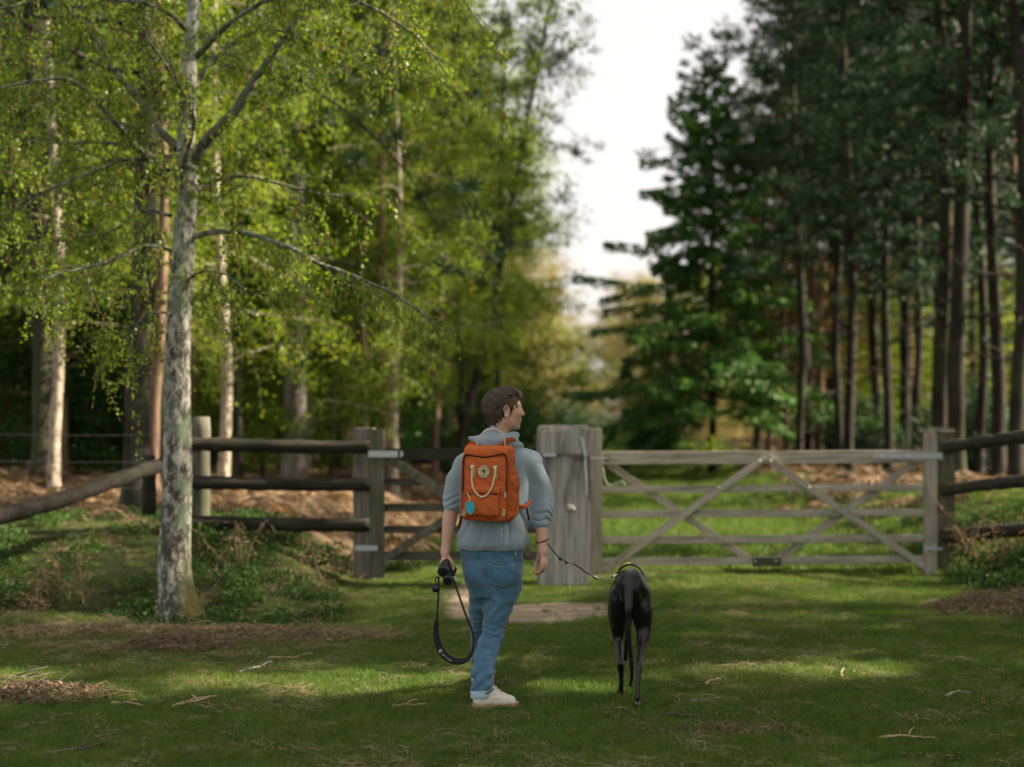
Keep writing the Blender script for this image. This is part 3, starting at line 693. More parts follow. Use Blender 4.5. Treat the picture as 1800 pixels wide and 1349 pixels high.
kind('stem_a', pine(17, .10, 7.0, 34, 2.4, 50, 'needle', 'bark_dark', 25, stubs=22))
kind('stem_b', pine(16, .08, 6.6, 32, 2.3, 50, 'needle', 'bark_pine', 26, stubs=18))
kind('spruce', conifer(16, .14, 2.3, 190, 4.7, 430, 'needle_fir', 'bark_dark', 31, .09, .20, .10, .72, .50, .36))
kind('lean', pine(16, .11, 8.6, 20, 2.6, 40, 'needle_grey', 'bark_dark', 27, stubs=16))
kind('spruce_b', conifer(13, .12, 2.5, 80, 3.0, 260, 'needle', 'bark_dark', 32, .09, .20, .12, .8, .3))
kind('column', conifer(13, .12, .8, 110, 1.5, 150, 'needle', 'bark_dark', 33, .05, .18, .12, .45, .3))  # narrow tree shaped for the unseen shade rows, leaving sun gaps between them
kind('brown_a', broadleaf('b', 11, .07, 2.4, 42, 2.5, 750, .066, 'leaf_brown', 'bark_dark', 35, .03, .3, .34))
kind('holly_a', bush(2.2, 2.3, 22000, .07, 'leaf_dark', 41))
kind('holly_b', bush(1.9, 1.5, 18000, .06, 'needle', 42))
kind('far_yel', broadleaf('b', 11, .08, .6, 50, 3.6, 900, .11, 'leaf_yel', 'bark_dark', 43, .03, .3, .55))
kind('far_tan', broadleaf('b', 11, .10, .8, 46, 3.6, 800, .10, 'leaf_tan', 'bark_dark', 45, .03, .3, .55))
kind('far_grn', broadleaf('b', 12, .09, .6, 50, 3.6, 900, .11, 'leaf_spring', 'bark_dark', 44, .03, .3, .55))

def place(key, name, x, y, s_, rz, label, cat, group=None, tilt=None, sz=None, z=None):
    o = bpy.data.objects.new(name, None); COL.objects.link(o)
    o.location = (x, y, float(H(x, y)) if z is None else z); o.rotation_euler = (tilt[0] if tilt else 0, tilt[1] if tilt else 0, rz); o.scale = (s_, s_, s_*(sz or 1))
    o.empty_display_size = .2; tag(o, label, cat, group)
    tr, cr = KINDS[key]
    for nm, m_ in (('trunk', tr), ('crown', cr)):
        c = bpy.data.objects.new(nm, m_); COL.objects.link(c); c.parent = o
    return o
def at(px, y): return (px-CX)*y/FPX
# prominent trees, each set where its stem stands: kind, name, px, distance, scale, label
HERO = [
 ('birch_a', 'birch_tree', 92, 20.0, .95, 'slim pale birch with sunlit edge beside the black pine stem, leftmost big pair'),
 ('pine_a', 'pine_tree', 70, 20.6, 1.05, 'black furrowed pine stem close beside the leftmost sunlit pale birch'),
 ('pine_b', 'pine_tree', 240, 16.8, 1.0, 'thick dark-barked pine just behind the wires next to the foreground birch'),
 ('red_a', 'pine_tree', 272, 18.2, .70, 'reddish thin stem standing directly behind the foreground birch trunk'),
 ('birch_b', 'birch_tree', 391, 20.5, .82, 'pale sunlit birch rising behind the rail fence right of the foreground birch'),
 ('thin_a', 'young_tree', 421, 22.5, 1.1, 'very thin brown stem next to the pale sunlit birch behind the rails'),
 ('grey_a', 'broadleaf_tree', 515, 23.5, 1.0, 'stout grey tree with flared foot behind the middle of the rail fence'),
 ('red_a', 'larch_tree', 612, 27.0, .8, 'slender stem with dark shaded side left of the wicket post'),
 ('pine_r', 'pine_tree', 680, 23.8, .85, 'dark reddish stem half hidden behind the bright stem over the wicket gate'),
 ('birch_b', 'birch_tree', 696, 22.6, .62, 'bright sunlit straight stem rising above the hinge of the wicket gate'),
 ('red_a', 'larch_tree', 765, 28.0, .75, 'thin reddish stem between the bright wicket stem and the man'),
 ('thin_a', 'young_tree', 812, 31.0, 1.5, 'dim grey stem just left of the man\'s head'),
 ('thin_a', 'young_tree', 880, 33.0, 1.0, 'narrow dark stem directly above the man\'s head at the ride edge'),
 ('spruce', 'spruce_tree', 1252, 37.0, .76, 'big ragged green spruce with layered boughs right of the sky gap'),
 ('stem_b', 'pine_tree', 1381, 37.0, 1.0, 'first thin dark pole right of the brown budding tree'),
 ('stem_a', 'pine_tree', 1402, 34.0, 1.0, 'dark pole paired close with its thinner neighbour behind the gate apex'),
 ('stem_b', 'pine_tree', 1424, 39.0, 1.1, 'thin pole third in the close trio behind the gate'),
 ('pine_b', 'pine_tree', 1490, 31.0, .80, 'straight dark pine with one pale lit edge above the right half of the gate'),
 ('pine_b', 'pine_tree', 1561, 32.0, .78, 'reddish dark pine pole above the long galvanised gate hinge'),
 ('stem_a', 'pine_tree', 1607, 34.0, 1.05, 'black pole just left of the hinge post'),
 ('pine_b', 'pine_tree', 1652, 27.0, 1.0, 'thick black pine directly over the hinge post'),
 ('pine_a', 'pine_tree', 1684, 25.0, 1.1, 'thickest black pine right of the hinge post'),
 ('stem_a', 'pine_tree', 1720, 29.0, 1.0, 'slim pole over the near end of the dark round rails'),
 ('pine_a', 'pine_tree', 1752, 26.0, .9, 'dark pine with pale flank over the middle of the dark round rails'),
 ('pine_b', 'pine_tree', 1786, 24.0, .9, 'dark pine at the very edge of the view over the round rails'),
]
for i, (k, nm, px, y, sc, lab) in enumerate(HERO):
    place(k, nm, at(px, y), y, sc, i*1.7+.4, lab, nm.replace('_tree', ' tree') if nm != 'young_tree' else 'young tree', sz=.88 if k == 'spruce' else None)
# the long leaning pine at the edge of the sky gap
lt_ = place('lean', 'leaning_pine', at(792, 30), 30, .88, 1.0, 'long pine leaning over towards the sky gap', 'pine tree', tilt=(0, .36))
# brown budding tree and other crowns right
place('brown_a', 'budding_tree', at(1350, 40), 40, .95, .3, 'brownish budding tree between the spruce and the dark poles', 'tree')
place('brown_a', 'budding_tree', at(1420, 46), 46, 1.05, 2.3, 'taller olive-brown tree behind the close trio of poles', 'tree')
place('spruce_b', 'spruce_tree', at(1330, 52), 52, 1.15, 1.3, 'darker narrow spruce peeping over the shoulder of the big ragged spruce', 'spruce tree')
place('pine_c', 'pine_tree', at(1405, 43), 43, 1.05, .9, 'tall airy pine with see-through crown beside the white sky', 'pine tree')
place('pine_c', 'pine_tree', at(1440, 47), 47, 1.15, 2.9, 'second airy pine just behind the see-through one', 'pine tree')
# dark evergreen bushes
BUSH = [('holly_a', 1145, 47, .85, 'round dark evergreen bush at the foot of the spruce beside the ride'),
        ('holly_a', 935, 33, .85, 'dark evergreen bush right behind the man\'s face'),
        ('holly_b', 1015, 58, 1.35, 'small dark bush in the middle of the ride end'),
        ('holly_a', 868, 36, .9, 'dark evergreen bush hidden behind the man\'s hair'),
        ('holly_b', 1500, 36, 1.1, 'low dark bush among the poles behind the gate'),
        ('holly_b', 760, 33, 1.0, 'low dark bush left of the man\'s shoulder'),
        ('holly_b', 1690, 30, 1.2, 'low dark bush between the two thickest right-hand pines')]
for i, (k, px, y, sc, lab) in enumerate(BUSH): place(k, 'evergreen_bush', at(px, y), y, sc, i*1.9, lab, 'bush')
# the wood behind, filled by rule; look-alikes share a label within their group
rw = np.random.default_rng(77)
def fill(n, xf, keys, y0, y1, smin, smax, name, label, cat, group, mind=1.3, taken=[]):
    c = 0; tries = 0; made = []
    while c < n and tries < 4000:
        tries += 1; y = y0+(y1-y0)*rw.random()**.9; x = float(xf(y, rw.random()))
        if any((x-a)**2+(y-b)**2 < mind**2 for a, b in taken): continue
        taken.append((x, y)); k = keys[rw.integers(len(keys))]
        made.append((CX+x*FPX/y, y, place(k, name, x, y, smin+(smax-smin)*rw.random(), rw.random()*6.28, label, cat, group))); c += 1
    zones = {}
    for px, y, o in made:
        z = next((t for lim, t in MARKS if px < lim), 'past the view edge on the sunny side'); zones.setdefault(z, []).append((y, o))
    for z, L in zones.items():
        for i, (y, o) in enumerate(sorted(L, key=lambda q: q[0])):
            o['label'] = label+' '+z+(', '+ORD[min(i, len(ORD)-1)]+' row back' if len(L) > 1 else '')
ORD = ['first', 'second', 'third', 'fourth', 'fifth', 'sixth', 'seventh', 'eighth', 'ninth', 'tenth', 'eleventh', 'twelfth', 'thirteenth', 'fourteenth', 'fifteenth', 'sixteenth', 'seventeenth', 'eighteenth', 'nineteenth', 'last']
MARKS = [(20, 'past the slim leftmost birch'), (85, 'beside the slim leftmost birch'), (235, 'between leftmost birch and thick grey stem'), (330, 'behind the foreground birch'), (391, 'behind the near fence post'), (450, 'behind the pale sunlit birch'), (515, 'before the stout grey tree'),
         (600, 'after the stout grey tree'), (696, 'near the bright wicket stem'), (765, 'right of the wicket post'), (830, 'left of the man'), (900, 'above the man'), (960, 'right of the man\'s head'), (1060, 'over the broad old gatepost'), (1130, 'over the field gate latch'),
         (1200, 'left of the big spruce'), (1262, 'behind the big spruce'), (1330, 'over the gate apex'), (1402, 'at the close pole trio'), (1490, 'left of the pale-edged pine'), (1561, 'right of the pale-edged pine'), (1607, 'over the long hinge'), (1652, 'left of the hinge post'), (1720, 'over the hinge post'), (1800, 'over the dark rails')]
Lx = lambda y, u: ride_c(y)-ride_w(y)-1.7-(.42*y+.4)*u**1.1
Rx = lambda y, u: np.maximum(ride_c(y)+ride_w(y)+1.6, .205*y)+(.20*y)*u
fill(26, Lx, ['birch_a', 'birch_b', 'grey_a', 'red_a', 'birch_b'], 24, 50, .8, 1.15, 'woodland_tree', 'spring-leaved woodland tree', 'tree', 'trees deep in the bright wood', 1.6)
fill(28, Lx, ['stem_b', 'stem_a', 'red_a', 'stem_b'], 21, 45, .8, 1.1, 'woodland_pole', 'thin pole-like woodland tree', 'tree', 'thin poles deep in the bright wood', 1.2)
fill(34, Lx, ['sapling_a', 'sapling_b', 'sapling_a', 'sapling_d'], 23, 46, .7, 1.15, 'sapling', 'low leafy sapling', 'sapling', 'saplings in the bright wood', 1.2)
fill(34, Rx, ['stem_a', 'stem_b', 'pine_a', 'pine_b', 'stem_a'], 30, 56, .85, 1.15, 'pine_tree', 'tall dark pine pole', 'pine tree', 'dark poles in the shaded wood', 1.5)
fill(16, Rx, ['sapling_b', 'sapling_a', 'far_yel'], 46, 70, .6, .9, 'sapling', 'glowing sunlit far growth', 'sapling', 'sunlit growth behind the dark poles', 2.0)
fill(24, lambda y, u: ride_c(y)-9+24*u, ['far_yel', 'far_tan', 'far_yel', 'far_tan'], 88, 120, .75, 1.05, 'distant_tree', 'hazy tree closing the ride', 'tree', 'trees closing the ride', 2.5)
fill(10, lambda y, u: ride_c(y)-ride_w(y)-1-4*u, ['birch_b', 'far_tan', 'far_yel'], 52, 85, .7, .95, 'distant_tree', 'soft yellow-green ride-side tree', 'tree', 'trees lining the ride', 2.5)
fill(16, Lx, ['holly_a', 'holly_b', 'sapling_d'], 25, 42, .7, 1.1, 'evergreen_bush', 'dark evergreen understorey bush', 'bush', 'dark bushes in the bright wood', 1.2)
fill(26, lambda y, u: -2-u*24+.04*y, ['far_grn', 'far_yel', 'far_grn'], 46, 62, .8, 1.2, 'woodland_tree', 'dense leafy backdrop tree', 'tree', 'trees closing the bright wood', 2.6)
fill(8, lambda y, u: ride_c(y)+ride_w(y)+1+6*u, ['far_tan', 'far_yel'], 60, 88, .5, .7, 'distant_tree', 'low yellow-green distant tree', 'tree', 'low trees beyond the spruce', 2.5)
# trees added out of view on the sunny side to shade the clearing in streaks
SHADE = [(8.2, 5.4, 'pine_a', 1.0), (11.8, 5.6, 'grey_a', 1.0), (8.8, 7.9, 'column', 1.0), (11.0, 8.1, 'column', 1.0), (13.6, 8.3, 'column', 1.2), (12.6, 3.0, 'pine_b', 1.1), (16.0, 6.4, 'grey_a', 1.1), (9.2, 10.7, 'column', .9),
      (12.2, 10.9, 'column', 1.0), (15.4, 11.1, 'column', 1.2), (18.6, 9.0, 'column', 1.2), (9.0, 16.4, 'pine_r', .95), (7.2, 2.2, 'birch_a', .9), (13.6, 18.2, 'pine_a', .95), (14.6, 12.75, 'thin_a', 1.25), (10.4, 12.2, 'thin_a', 1.1), (17.6, 13.3, 'birch_a', 1.0)]
for i, (x, y, k, sc) in enumerate(SHADE):
    place(k, 'shade_tree', x, y, sc, i*2.1, 'unseen tree added to shade the clearing, '+ORD[i]+' along the sunny side' if i < 19 else 'farthest unseen tree added to shade the clearing', 'tree', 'unseen trees shading the clearing')

# ------------------------------------------------------------------ the foreground birch
YB = 11.42
s = NT('silver birch bark'); oc = s.coord('Object'); sep = s.n('ShaderNodeSeparateXYZ'); s.l(oc, sep.inputs[0])
nA = s.noise(1.0, s.coord('Object', (15, 15, 9)), 7, .75, dist=.15); nB = s.noise(1.0, s.coord('Object', (3.5, 3.5, 4)), 4, .6); nC = s.noise(60, oc, 3, .6); nD = s.noise(1.0, s.coord('Object', (4, 4, 26)), 4, .7, dist=.3)
zf = s.math('MULTIPLY', sep.outputs[2], .17, True)
white = s.mix(nC, (.34, .34, .30), (.58, .56, .50)); dark = s.mix(nC, (.03, .028, .025), (.12, .105, .085))
crack = s.ramp(s.math('ADD', nA, s.math('MULTIPLY', zf, .10)), [(.48, (0, 0, 0)), (.60, (1, 1, 1))])
c = s.mix(crack, dark, white); c = s.mix(s.ramp(nD, [(.60, (0, 0, 0)), (.66, (.8, .8, .8))]), c, (.07, .06, .05))
c = s.mix(s.ramp(nB, [(.50, (0, 0, 0)), (.60, (.85, .85, .85))]), c, s.mix(nC, (.12, .17, .11), (.24, .30, .20)))
mossz = s.math('MULTIPLY', s.math('SUBTRACT', .62, sep.outputs[2]), 2.6, True); mx_ = s.math('MULTIPLY', s.math('ADD', sep.outputs[0], 2.72), 7, True)
mm_ = s.math('MULTIPLY', s.math('MULTIPLY', mossz, mx_), s.ramp(nA, [(.38, (0, 0, 0)), (.50, (.9, .9, .9))]))
c = s.mix(mm_, c, s.mix(nC, (.050, .058, .010), (.170, .155, .030)))
M['birch_bark'] = s.bsdf(c, .85, nA, .9, .03, .2)
M['birch_branch'] = bark('birch branch bark', [(.35, (.035, .03, .026)), (.5, (.11, .10, .085)), (.68, (.34, .33, .29))], (14, 14, 14), .5, (.11, .14, .085))
M['twig'] = simple('birch twig', (.075, .055, .042), .8, .2)
M['birch_leaf'] = leaf_mat('young birch leaf', (.080, .155, .018), (.27, .35, .045), .52, (1.35, 1.25, .4), .42, 1.2, .4)
M['catkin'] = leaf_mat('birch catkin', (.16, .13, .03), (.34, .24, .07), .2, (1.1, 1, .6), .6, 2)
birch = empty('silver_birch', P(310, 1085, YB), 'big silver birch with cracked white bark and mossy foot in front of the fence', 'birch tree')
rb = np.random.default_rng(5)
rows = [(1100, 270, 362), (1075, 273, 352), (1040, 275, 341), (1000, 277, 335), (940, 281, 335), (880, 285, 336), (800, 287, 336), (700, 288, 335), (600, 291, 334), (500, 299, 339), (400, 307, 344), (330, 313, 348), (260, 311, 342), (180, 316, 344), (90, 322, 347), (0, 329, 351), (-150, 338, 356), (-400, 350, 364), (-700, 362, 370)]
ctr = np.array([list(P((a+b)/2, py, YB)) for py, a, b in rows]); rad_ = np.array([(b-a)/2*YB/FPX for _, a, b in rows])
cs = spline(np.column_stack([ctr, rad_]), 120); V, F = np_tube(cs[:, :3], cs[:, 3], 40)
cc = np.repeat(cs[:, :3], 40, 0); d_ = V-cc; an = np.arctan2(d_[:, 1], d_[:, 0])
dz = .10*np.sin(an*3+V[:, 2]*2.3)*np.exp(-np.maximum(V[:, 2], 0)/.5)+.03*np.sin(an*5+V[:, 2]*5+1)+.02*np.sin(an*9+V[:, 2]*17)+.025*np.sin(an*13-V[:, 2]*29)
V = cc+d_*(1+dz)[:, None]
link('trunk', mesh_np('trunk', V, F, True), M['birch_bark'], birch, True)
limbs = [  # px, py, depth offset ... ; start radius in px
 ([(338, 282, 0), (372, 238, -.1), (405, 205, -.2), (432, 165, -.25), (465, 120, -.3), (500, 70, -.35), (530, 25, -.4), (560, -40, -.5)], 12, 4),
 ([(312, 262, 0), (285, 232, .1), (262, 195, .2), (225, 150, .25), (190, 110, .3), (170, 60, .35), (148, 15, .4), (120, -50, .5)], 9, 4),
 ([(292, 312, 0), (262, 282, -.15), (225, 240, -.3), (190, 200, -.45), (160, 165, -.55), (120, 138, -.7), (60, 140, -.8), (0, 155, -.9)], 6, 2),
 ([(336, 418, 0), (370, 410, -.1), (420, 407, -.25), (470, 420, -.4), (520, 437, -.5), (565, 462, -.55), (610, 476, -.6), (655, 492, -.65), (700, 515, -.7), (745, 545, -.75), (775, 575, -.8)], 6, 1.5),
 ([(345, 335, 0), (380, 320, .2), (430, 313, .3), (480, 322, .4), (520, 336, .45), (560, 350, .5), (620, 356, .55)], 4.5, 1.5),
 ([(320, 330, 0), (325, 285, -.2), (340, 245, -.35), (341, 205, -.5), (322, 165, -.6), (295, 125, -.7), (268, 88, -.8), (240, 40, -.9)], 5, 2),
 ([(300, 440, 0), (262, 435, -.2), (225, 450, -.4), (190, 468, -.6), (150, 480, -.75), (110, 488, -.9), (70, 500, -1.0)], 4, 1.5),
 ([(300, 380, 0), (265, 370, .3), (235, 378, .4), (205, 400, .5), (175, 412, .6), (130, 415, .7), (90, 425, .75), (40, 440, .8)], 4, 1.5),
 ([(296, 300, 0), (250, 262, .2), (200, 250, .4), (150, 245, .5), (100, 252, .6), (50, 250, .7), (-10, 268, .8)], 5, 2),
 ([(310, 275, 0), (280, 276, -.3), (225, 278, -.5), (180, 290, -.6), (130, 310, -.7), (80, 330, -.8), (30, 365, -.9)], 3.5, 1.2),
 ([(338, 170, 0), (360, 120, .3), (395, 85, .4), (430, 60, .5), (480, 50, .55), (540, 62, .6), (600, 88, .6), (650, 120, .6)], 5, 1.5),
 ([(332, 60, 0), (300, 25, -.2), (250, 5, -.4), (190, 0, -.5), (120, -5, -.6), (40, 10, -.7), (-40, 30, -.7)], 5, 2),
 ([(345, 100, 0), (385, 60, -.2), (430, 20, -.4), (500, -10, -.5), (580, -10, -.6), (660, 20, -.7), (730, 70, -.7), (780, 130, -.7)], 6, 1.5),
 ([(350, 0, 0), (400, -60, .2), (480, -110, .3), (580, -120, .4), (690, -90, .4), (790, -30, .4), (850, 60, .4)], 6, 1.5),
 ([(345, 30, 0), (300, -60, .4), (220, -110, .5), (120, -120, .6), (20, -90, .6), (-60, -20, .6)], 6, 2),
 ([(350, -60, 0), (420, -160, -.3), (520, -220, -.4), (640, -210, -.4), (740, -140, -.4)], 6, 2),
 ([(345, -60, 0), (260, -170, -.3), (160, -220, -.4), (60, -190, -.4), (-40, -120, -.4)], 6, 2),
 ([(310, 560, 0), (285, 545, -.2), (262, 550, -.4), (240, 575, -.5), (222, 610, -.6)], 3, 1),
 ([(322, 500, 0), (350, 480, -.2), (385, 482, -.4), (415, 500, -.5), (440, 530, -.5)], 3, 1),
]
lv = []; tw_ = []; ck = []; lf = []
def leaf_string(c, dens=46, lsz=.029):
    L = np.linalg.norm(np.diff(c, axis=0), axis=1).sum(); n = max(3, int(L*dens*1.6)); t = rb.random(n)*(len(c)-1.001); i = t.astype(int); f = (t-i)[:, None]
    p = c[i]*(1-f)+c[i+1]*f+rb.normal(0, .016, (n, 3)); p[:, 2] -= .008
    lf.append(cards(p, lsz, .8, rb))
    if rb.random() < .55:
        for k in range(rb.integers(1, 4)):
            q = c[rb.integers(1, len(c))]; l = .035+.035*rb.random(); e = rb.normal(0, .004, 2)
            ck.append(np_tube([q, q+[e[0], e[1], -l*.5], q+[e[0]*2, e[1]*2, -l]], [.0028, .0040, .0022], 4))
def hang(p, L):
    c = curve_pts(p, (rb.normal(0, .5), rb.normal(0, .5), -.2), L, 6, rb, .30, .12); tw_.append(np_tube(c, np.linspace(.0026, .0012, 7), 3)); leaf_string(c)
for li, (pts, w0, w1) in enumerate(limbs):
    c = spline([list(P(px, py, YB+dy)) for px, py, dy in pts], 30); m_ = min(w0, 12)
    c[2:] += np.cumsum(rb.normal(0, .006, (28, 3)), 0)*.6
    lv.append(np_tube(c, np.linspace(w0*YB/FPX, w1*YB/FPX, 30)*.9, 8))
    L = np.linalg.norm(np.diff(c, axis=0), axis=1).sum(); big = w0 >= 8
    nsub = int(L*(10 if not big else 7.5))
    leftness = 1.0
    for k in range(nsub):
        t = (.12 if not big else .28)+(.88 if not big else .72)*(k+rb.random())/nsub; i = int(t*28); q = c[i]; tg = c[i+1]-c[i]; tg /= np.linalg.norm(tg)
        d = tg*.8+rb.normal(0, .7, 3); d[2] += .05; l = (.22+.55*rb.random())*(1.15 if q[0] < P(320, 0, YB).x else .8)
        if li == 3: l *= .62; 
        sc_ = curve_pts(q, d, l, 7, rb, .10, .15); tw_.append(np_tube(sc_, np.linspace(.005, .002, 8), 4)); leaf_string(sc_[2:], 20)
        for j in range(rb.integers(3, 7)):
            hang(sc_[rb.integers(2, 8)], (.12+.42*rb.random()**1.2)*(.75 if li == 3 else 1.0))
link('limbs', mesh_np('limbs', *np_join(lv), True), M['birch_branch'], birch, True)
link('twigs', mesh_np('twigs', *np_join(tw_), True), M['twig'], birch, True)
link('catkins', mesh_np('catkins', *np_join(ck), True), M['catkin'], birch, True)
link('crown', mesh_np('crown', *np_join(lf)), M['birch_leaf'], birch, True)
print('birch leaves', sum(len(f) for _, f in lf), 'twig faces', sum(len(f) for _, f in tw_))
# ------------------------------------------------------------------ sculpting: smooth unions on a grid, skinned by surface nets
class Sculpt:
    def __init__(s, lo, hi, h):
        s.h = h; s.lo = np.array(lo, float); n = np.ceil((np.array(hi)-s.lo)/h).astype(int)+1
        s.ax = [s.lo[i]+h*np.arange(n[i]) for i in range(3)]; s.F = np.full(n, 1.0, np.float32)
    def sl(s, lo, hi, m):
        r = []
        for i in range(3):
            a = max(0, int((lo[i]-m-s.lo[i])/s.h)); b = min(len(s.ax[i]), int((hi[i]+m-s.lo[i])/s.h)+2); r.append(slice(a, max(a, b)))
        return tuple(r)
    def grid(s, sl):
        return (s.ax[0][sl[0]][:, None, None], s.ax[1][sl[1]][None, :, None], s.ax[2][sl[2]][None, None, :])
    def put(s, sl, d, k, mode='u'):
        A = s.F[sl]
        if mode == 'u':
            if k > 0:
                h_ = np.clip(.5+.5*(A-d)/k, 0, 1); s.F[sl] = A*(1-h_)+d*h_-k*h_*(1-h_)
            else: s.F[sl] = np.minimum(A, d)
        elif mode == 's':
            d = -d
            if k > 0:
                h_ = np.clip(.5-.5*(A-d)/k, 0, 1); s.F[sl] = A*(1-h_)+d*h_+k*h_*(1-h_)
            else: s.F[sl] = np.maximum(A, d)
    def cone(s, a, b, ra, rb, k=.02, mode='u', flat=None, fdir=None):
        """Round cone from a to b; flat<1 squashes it along fdir."""
        a = np.array(a, float); b = np.array(b, float); R = max(ra, rb); sl = s.sl(np.minimum(a, b), np.maximum(a, b), R+k+.03); X, Y, Z = s.grid(sl)
        if 0 in s.F[sl].shape: return s
        ab = b-a; L2 = max(ab @ ab, 1e-9); px_, py_, pz = X-a[0], Y-a[1], Z-a[2]
        t = np.clip((px_*ab[0]+py_*ab[1]+pz*ab[2])/L2, 0, 1); dx, dy, dz = px_-t*ab[0], py_-t*ab[1], pz-t*ab[2]
        if flat:
            f = np.array(fdir, float); f /= np.linalg.norm(f); q = dx*f[0]+dy*f[1]+dz*f[2]; e = (1/flat-1)*q
            dx, dy, dz = dx+e*f[0], dy+e*f[1], dz+e*f[2]
        d = np.sqrt(dx*dx+dy*dy+dz*dz)-(ra+(rb-ra)*t)
        if flat: d = d*min(1, flat*1.2)
        s.put(sl, d, k, mode); return s
    def chain(s, pts, k=.01, **kw):
        A = np.array([list(p)+[r] for p, r in pts], float)
        if len(A) > 2: A = spline(A, (len(A)-1)*4+1)
        R = A[:, 3].max(); sl = s.sl(A[:, :3].min(0), A[:, :3].max(0), R+k+.02); X, Y, Z = s.grid(sl)
        if 0 in s.F[sl].shape: return s
        D = None
        for u, v in zip(A[:-1], A[1:]):
            ab = v[:3]-u[:3]; L2 = max(ab @ ab, 1e-9); px_, py_, pz = X-u[0], Y-u[1], Z-u[2]; t = np.clip((px_*ab[0]+py_*ab[1]+pz*ab[2])/L2, 0, 1)
            d = np.sqrt((px_-t*ab[0])**2+(py_-t*ab[1])**2+(pz-t*ab[2])**2)-(u[3]+(v[3]-u[3])*t); D = d if D is None else np.minimum(D, d)
        s.put(sl, D, k); return s
    def ell(s, c, r, R=None, k=.02, mode='u'):
        """Ellipsoid; R = 3x3 whose rows are its local axes."""
        c = np.array(c, float); r = np.array(r, float); m = r.max(); sl = s.sl(c-m, c+m, k+.03); X, Y, Z = s.grid(sl)
        if 0 in s.F[sl].shape: return s
        p = [X-c[0], Y-c[1], Z-c[2]]
        if R is not None: p = [p[0]*R[i][0]+p[1]*R[i][1]+p[2]*R[i][2] for i in range(3)]
        k0 = np.sqrt((p[0]/r[0])**2+(p[1]/r[1])**2+(p[2]/r[2])**2); k1 = np.sqrt((p[0]/r[0]**2)**2+(p[1]/r[1]**2)**2+(p[2]/r[2]**2)**2)
        s.put(sl, k0*(k0-1)/np.maximum(k1, 1e-6), k, mode); return s
    def zloft(s, rows, k=.02, yaw=0., p=2.0, mode='u'):
        """rows: (z, cx, cy, rx, ry) sorted by z; superelliptic sections."""
        A = np.array(sorted(rows)); z0, z1 = A[0, 0], A[-1, 0]; R = A[:, 3:5].max(); lo = [A[:, 1].min()-R, A[:, 2].min()-R, z0]; hi = [A[:, 1].max()+R, A[:, 2].max()+R, z1]
        sl = s.sl(lo, hi, k+.02); X, Y, Z = s.grid(sl)
        zz = s.ax[2][sl[2]]; dense = spline(A, 80); dense = dense[np.argsort(dense[:, 0])]; g = [np.interp(zz, dense[:, 0], dense[:, i])[None, None, :] for i in range(1, 5)]
        u, v = X-g[0], Y-g[1]; c, s_ = math.cos(yaw), math.sin(yaw); u, v = u*c+v*s_, -u*s_+v*c
        rr = (np.abs(u/g[2])**p+np.abs(v/g[3])**p)**(1/p); d = (rr-1)*np.minimum(g[2], g[3])
        d = np.maximum(d, np.maximum(z0-Z, Z-z1)); s.put(sl, d, k, mode); return s
    def rbox(s, c, half, r, R=None, k=0., mode='u', puff=0.):
        c = np.array(c, float); half = np.array(half, float); m = np.linalg.norm(half); sl = s.sl(c-m, c+m, k+.02); X, Y, Z = s.grid(sl)
        p = [X-c[0], Y-c[1], Z-c[2]]
        if R is not None: p = [p[0]*R[i][0]+p[1]*R[i][1]+p[2]*R[i][2] for i in range(3)]
        q = [np.abs(p[i])-(half[i]-r) for i in range(3)]
        if puff: q[1] = q[1]-puff*np.maximum(0, 1-(p[0]/half[0])**2)*np.maximum(0, 1-(p[2]/half[2])**2)
        d = np.sqrt(sum(np.maximum(t, 0)**2 for t in q))+np.minimum(np.maximum(q[0], np.maximum(q[1], q[2])), 0)-r
        s.put(sl, d, k, mode); return s
    def warp(s, fn):
        X, Y, Z = s.grid((slice(None),)*3); s.F = s.F+fn(X, Y, Z).astype(np.float32); return s
    def mesh(s, name, smooth=2):
        F = s.F; S = F < 0; nx_, ny_, nz_ = F.shape
        cnt = np.zeros((nx_-1, ny_-1, nz_-1), np.int8)
        for i in (0, 1):
            for j in (0, 1):
                for k in (0, 1): cnt += S[i:nx_-1+i, j:ny_-1+j, k:nz_-1+k]
        I, J, K = np.nonzero((cnt > 0) & (cnt < 8)); vid = np.full(cnt.shape, -1, np.int32); vid[I, J, K] = np.arange(len(I))
        acc = np.zeros((len(I), 3)); num = np.zeros(len(I)); cr = [(0, 0, 0), (1, 0, 0), (0, 1, 0), (1, 1, 0), (0, 0, 1), (1, 0, 1), (0, 1, 1), (1, 1, 1)]
        val = [F[I+a, J+b, K+c] for a, b, c in cr]
        for a, b in ((0, 1), (2, 3), (4, 5), (6, 7), (0, 2), (1, 3), (4, 6), (5, 7), (0, 4), (1, 5), (2, 6), (3, 7)):
            va, vb = val[a], val[b]; m = (va < 0) != (vb < 0); t = np.where(m, va/np.where(m, va-vb, 1), 0)[:, None]
            pa, pb = np.array(cr[a]), np.array(cr[b]); acc += np.where(m[:, None], pa+(pb-pa)*t, 0); num += m
        V = s.lo+(np.stack([I, J, K], 1)+acc/num[:, None])*s.h; Q = []
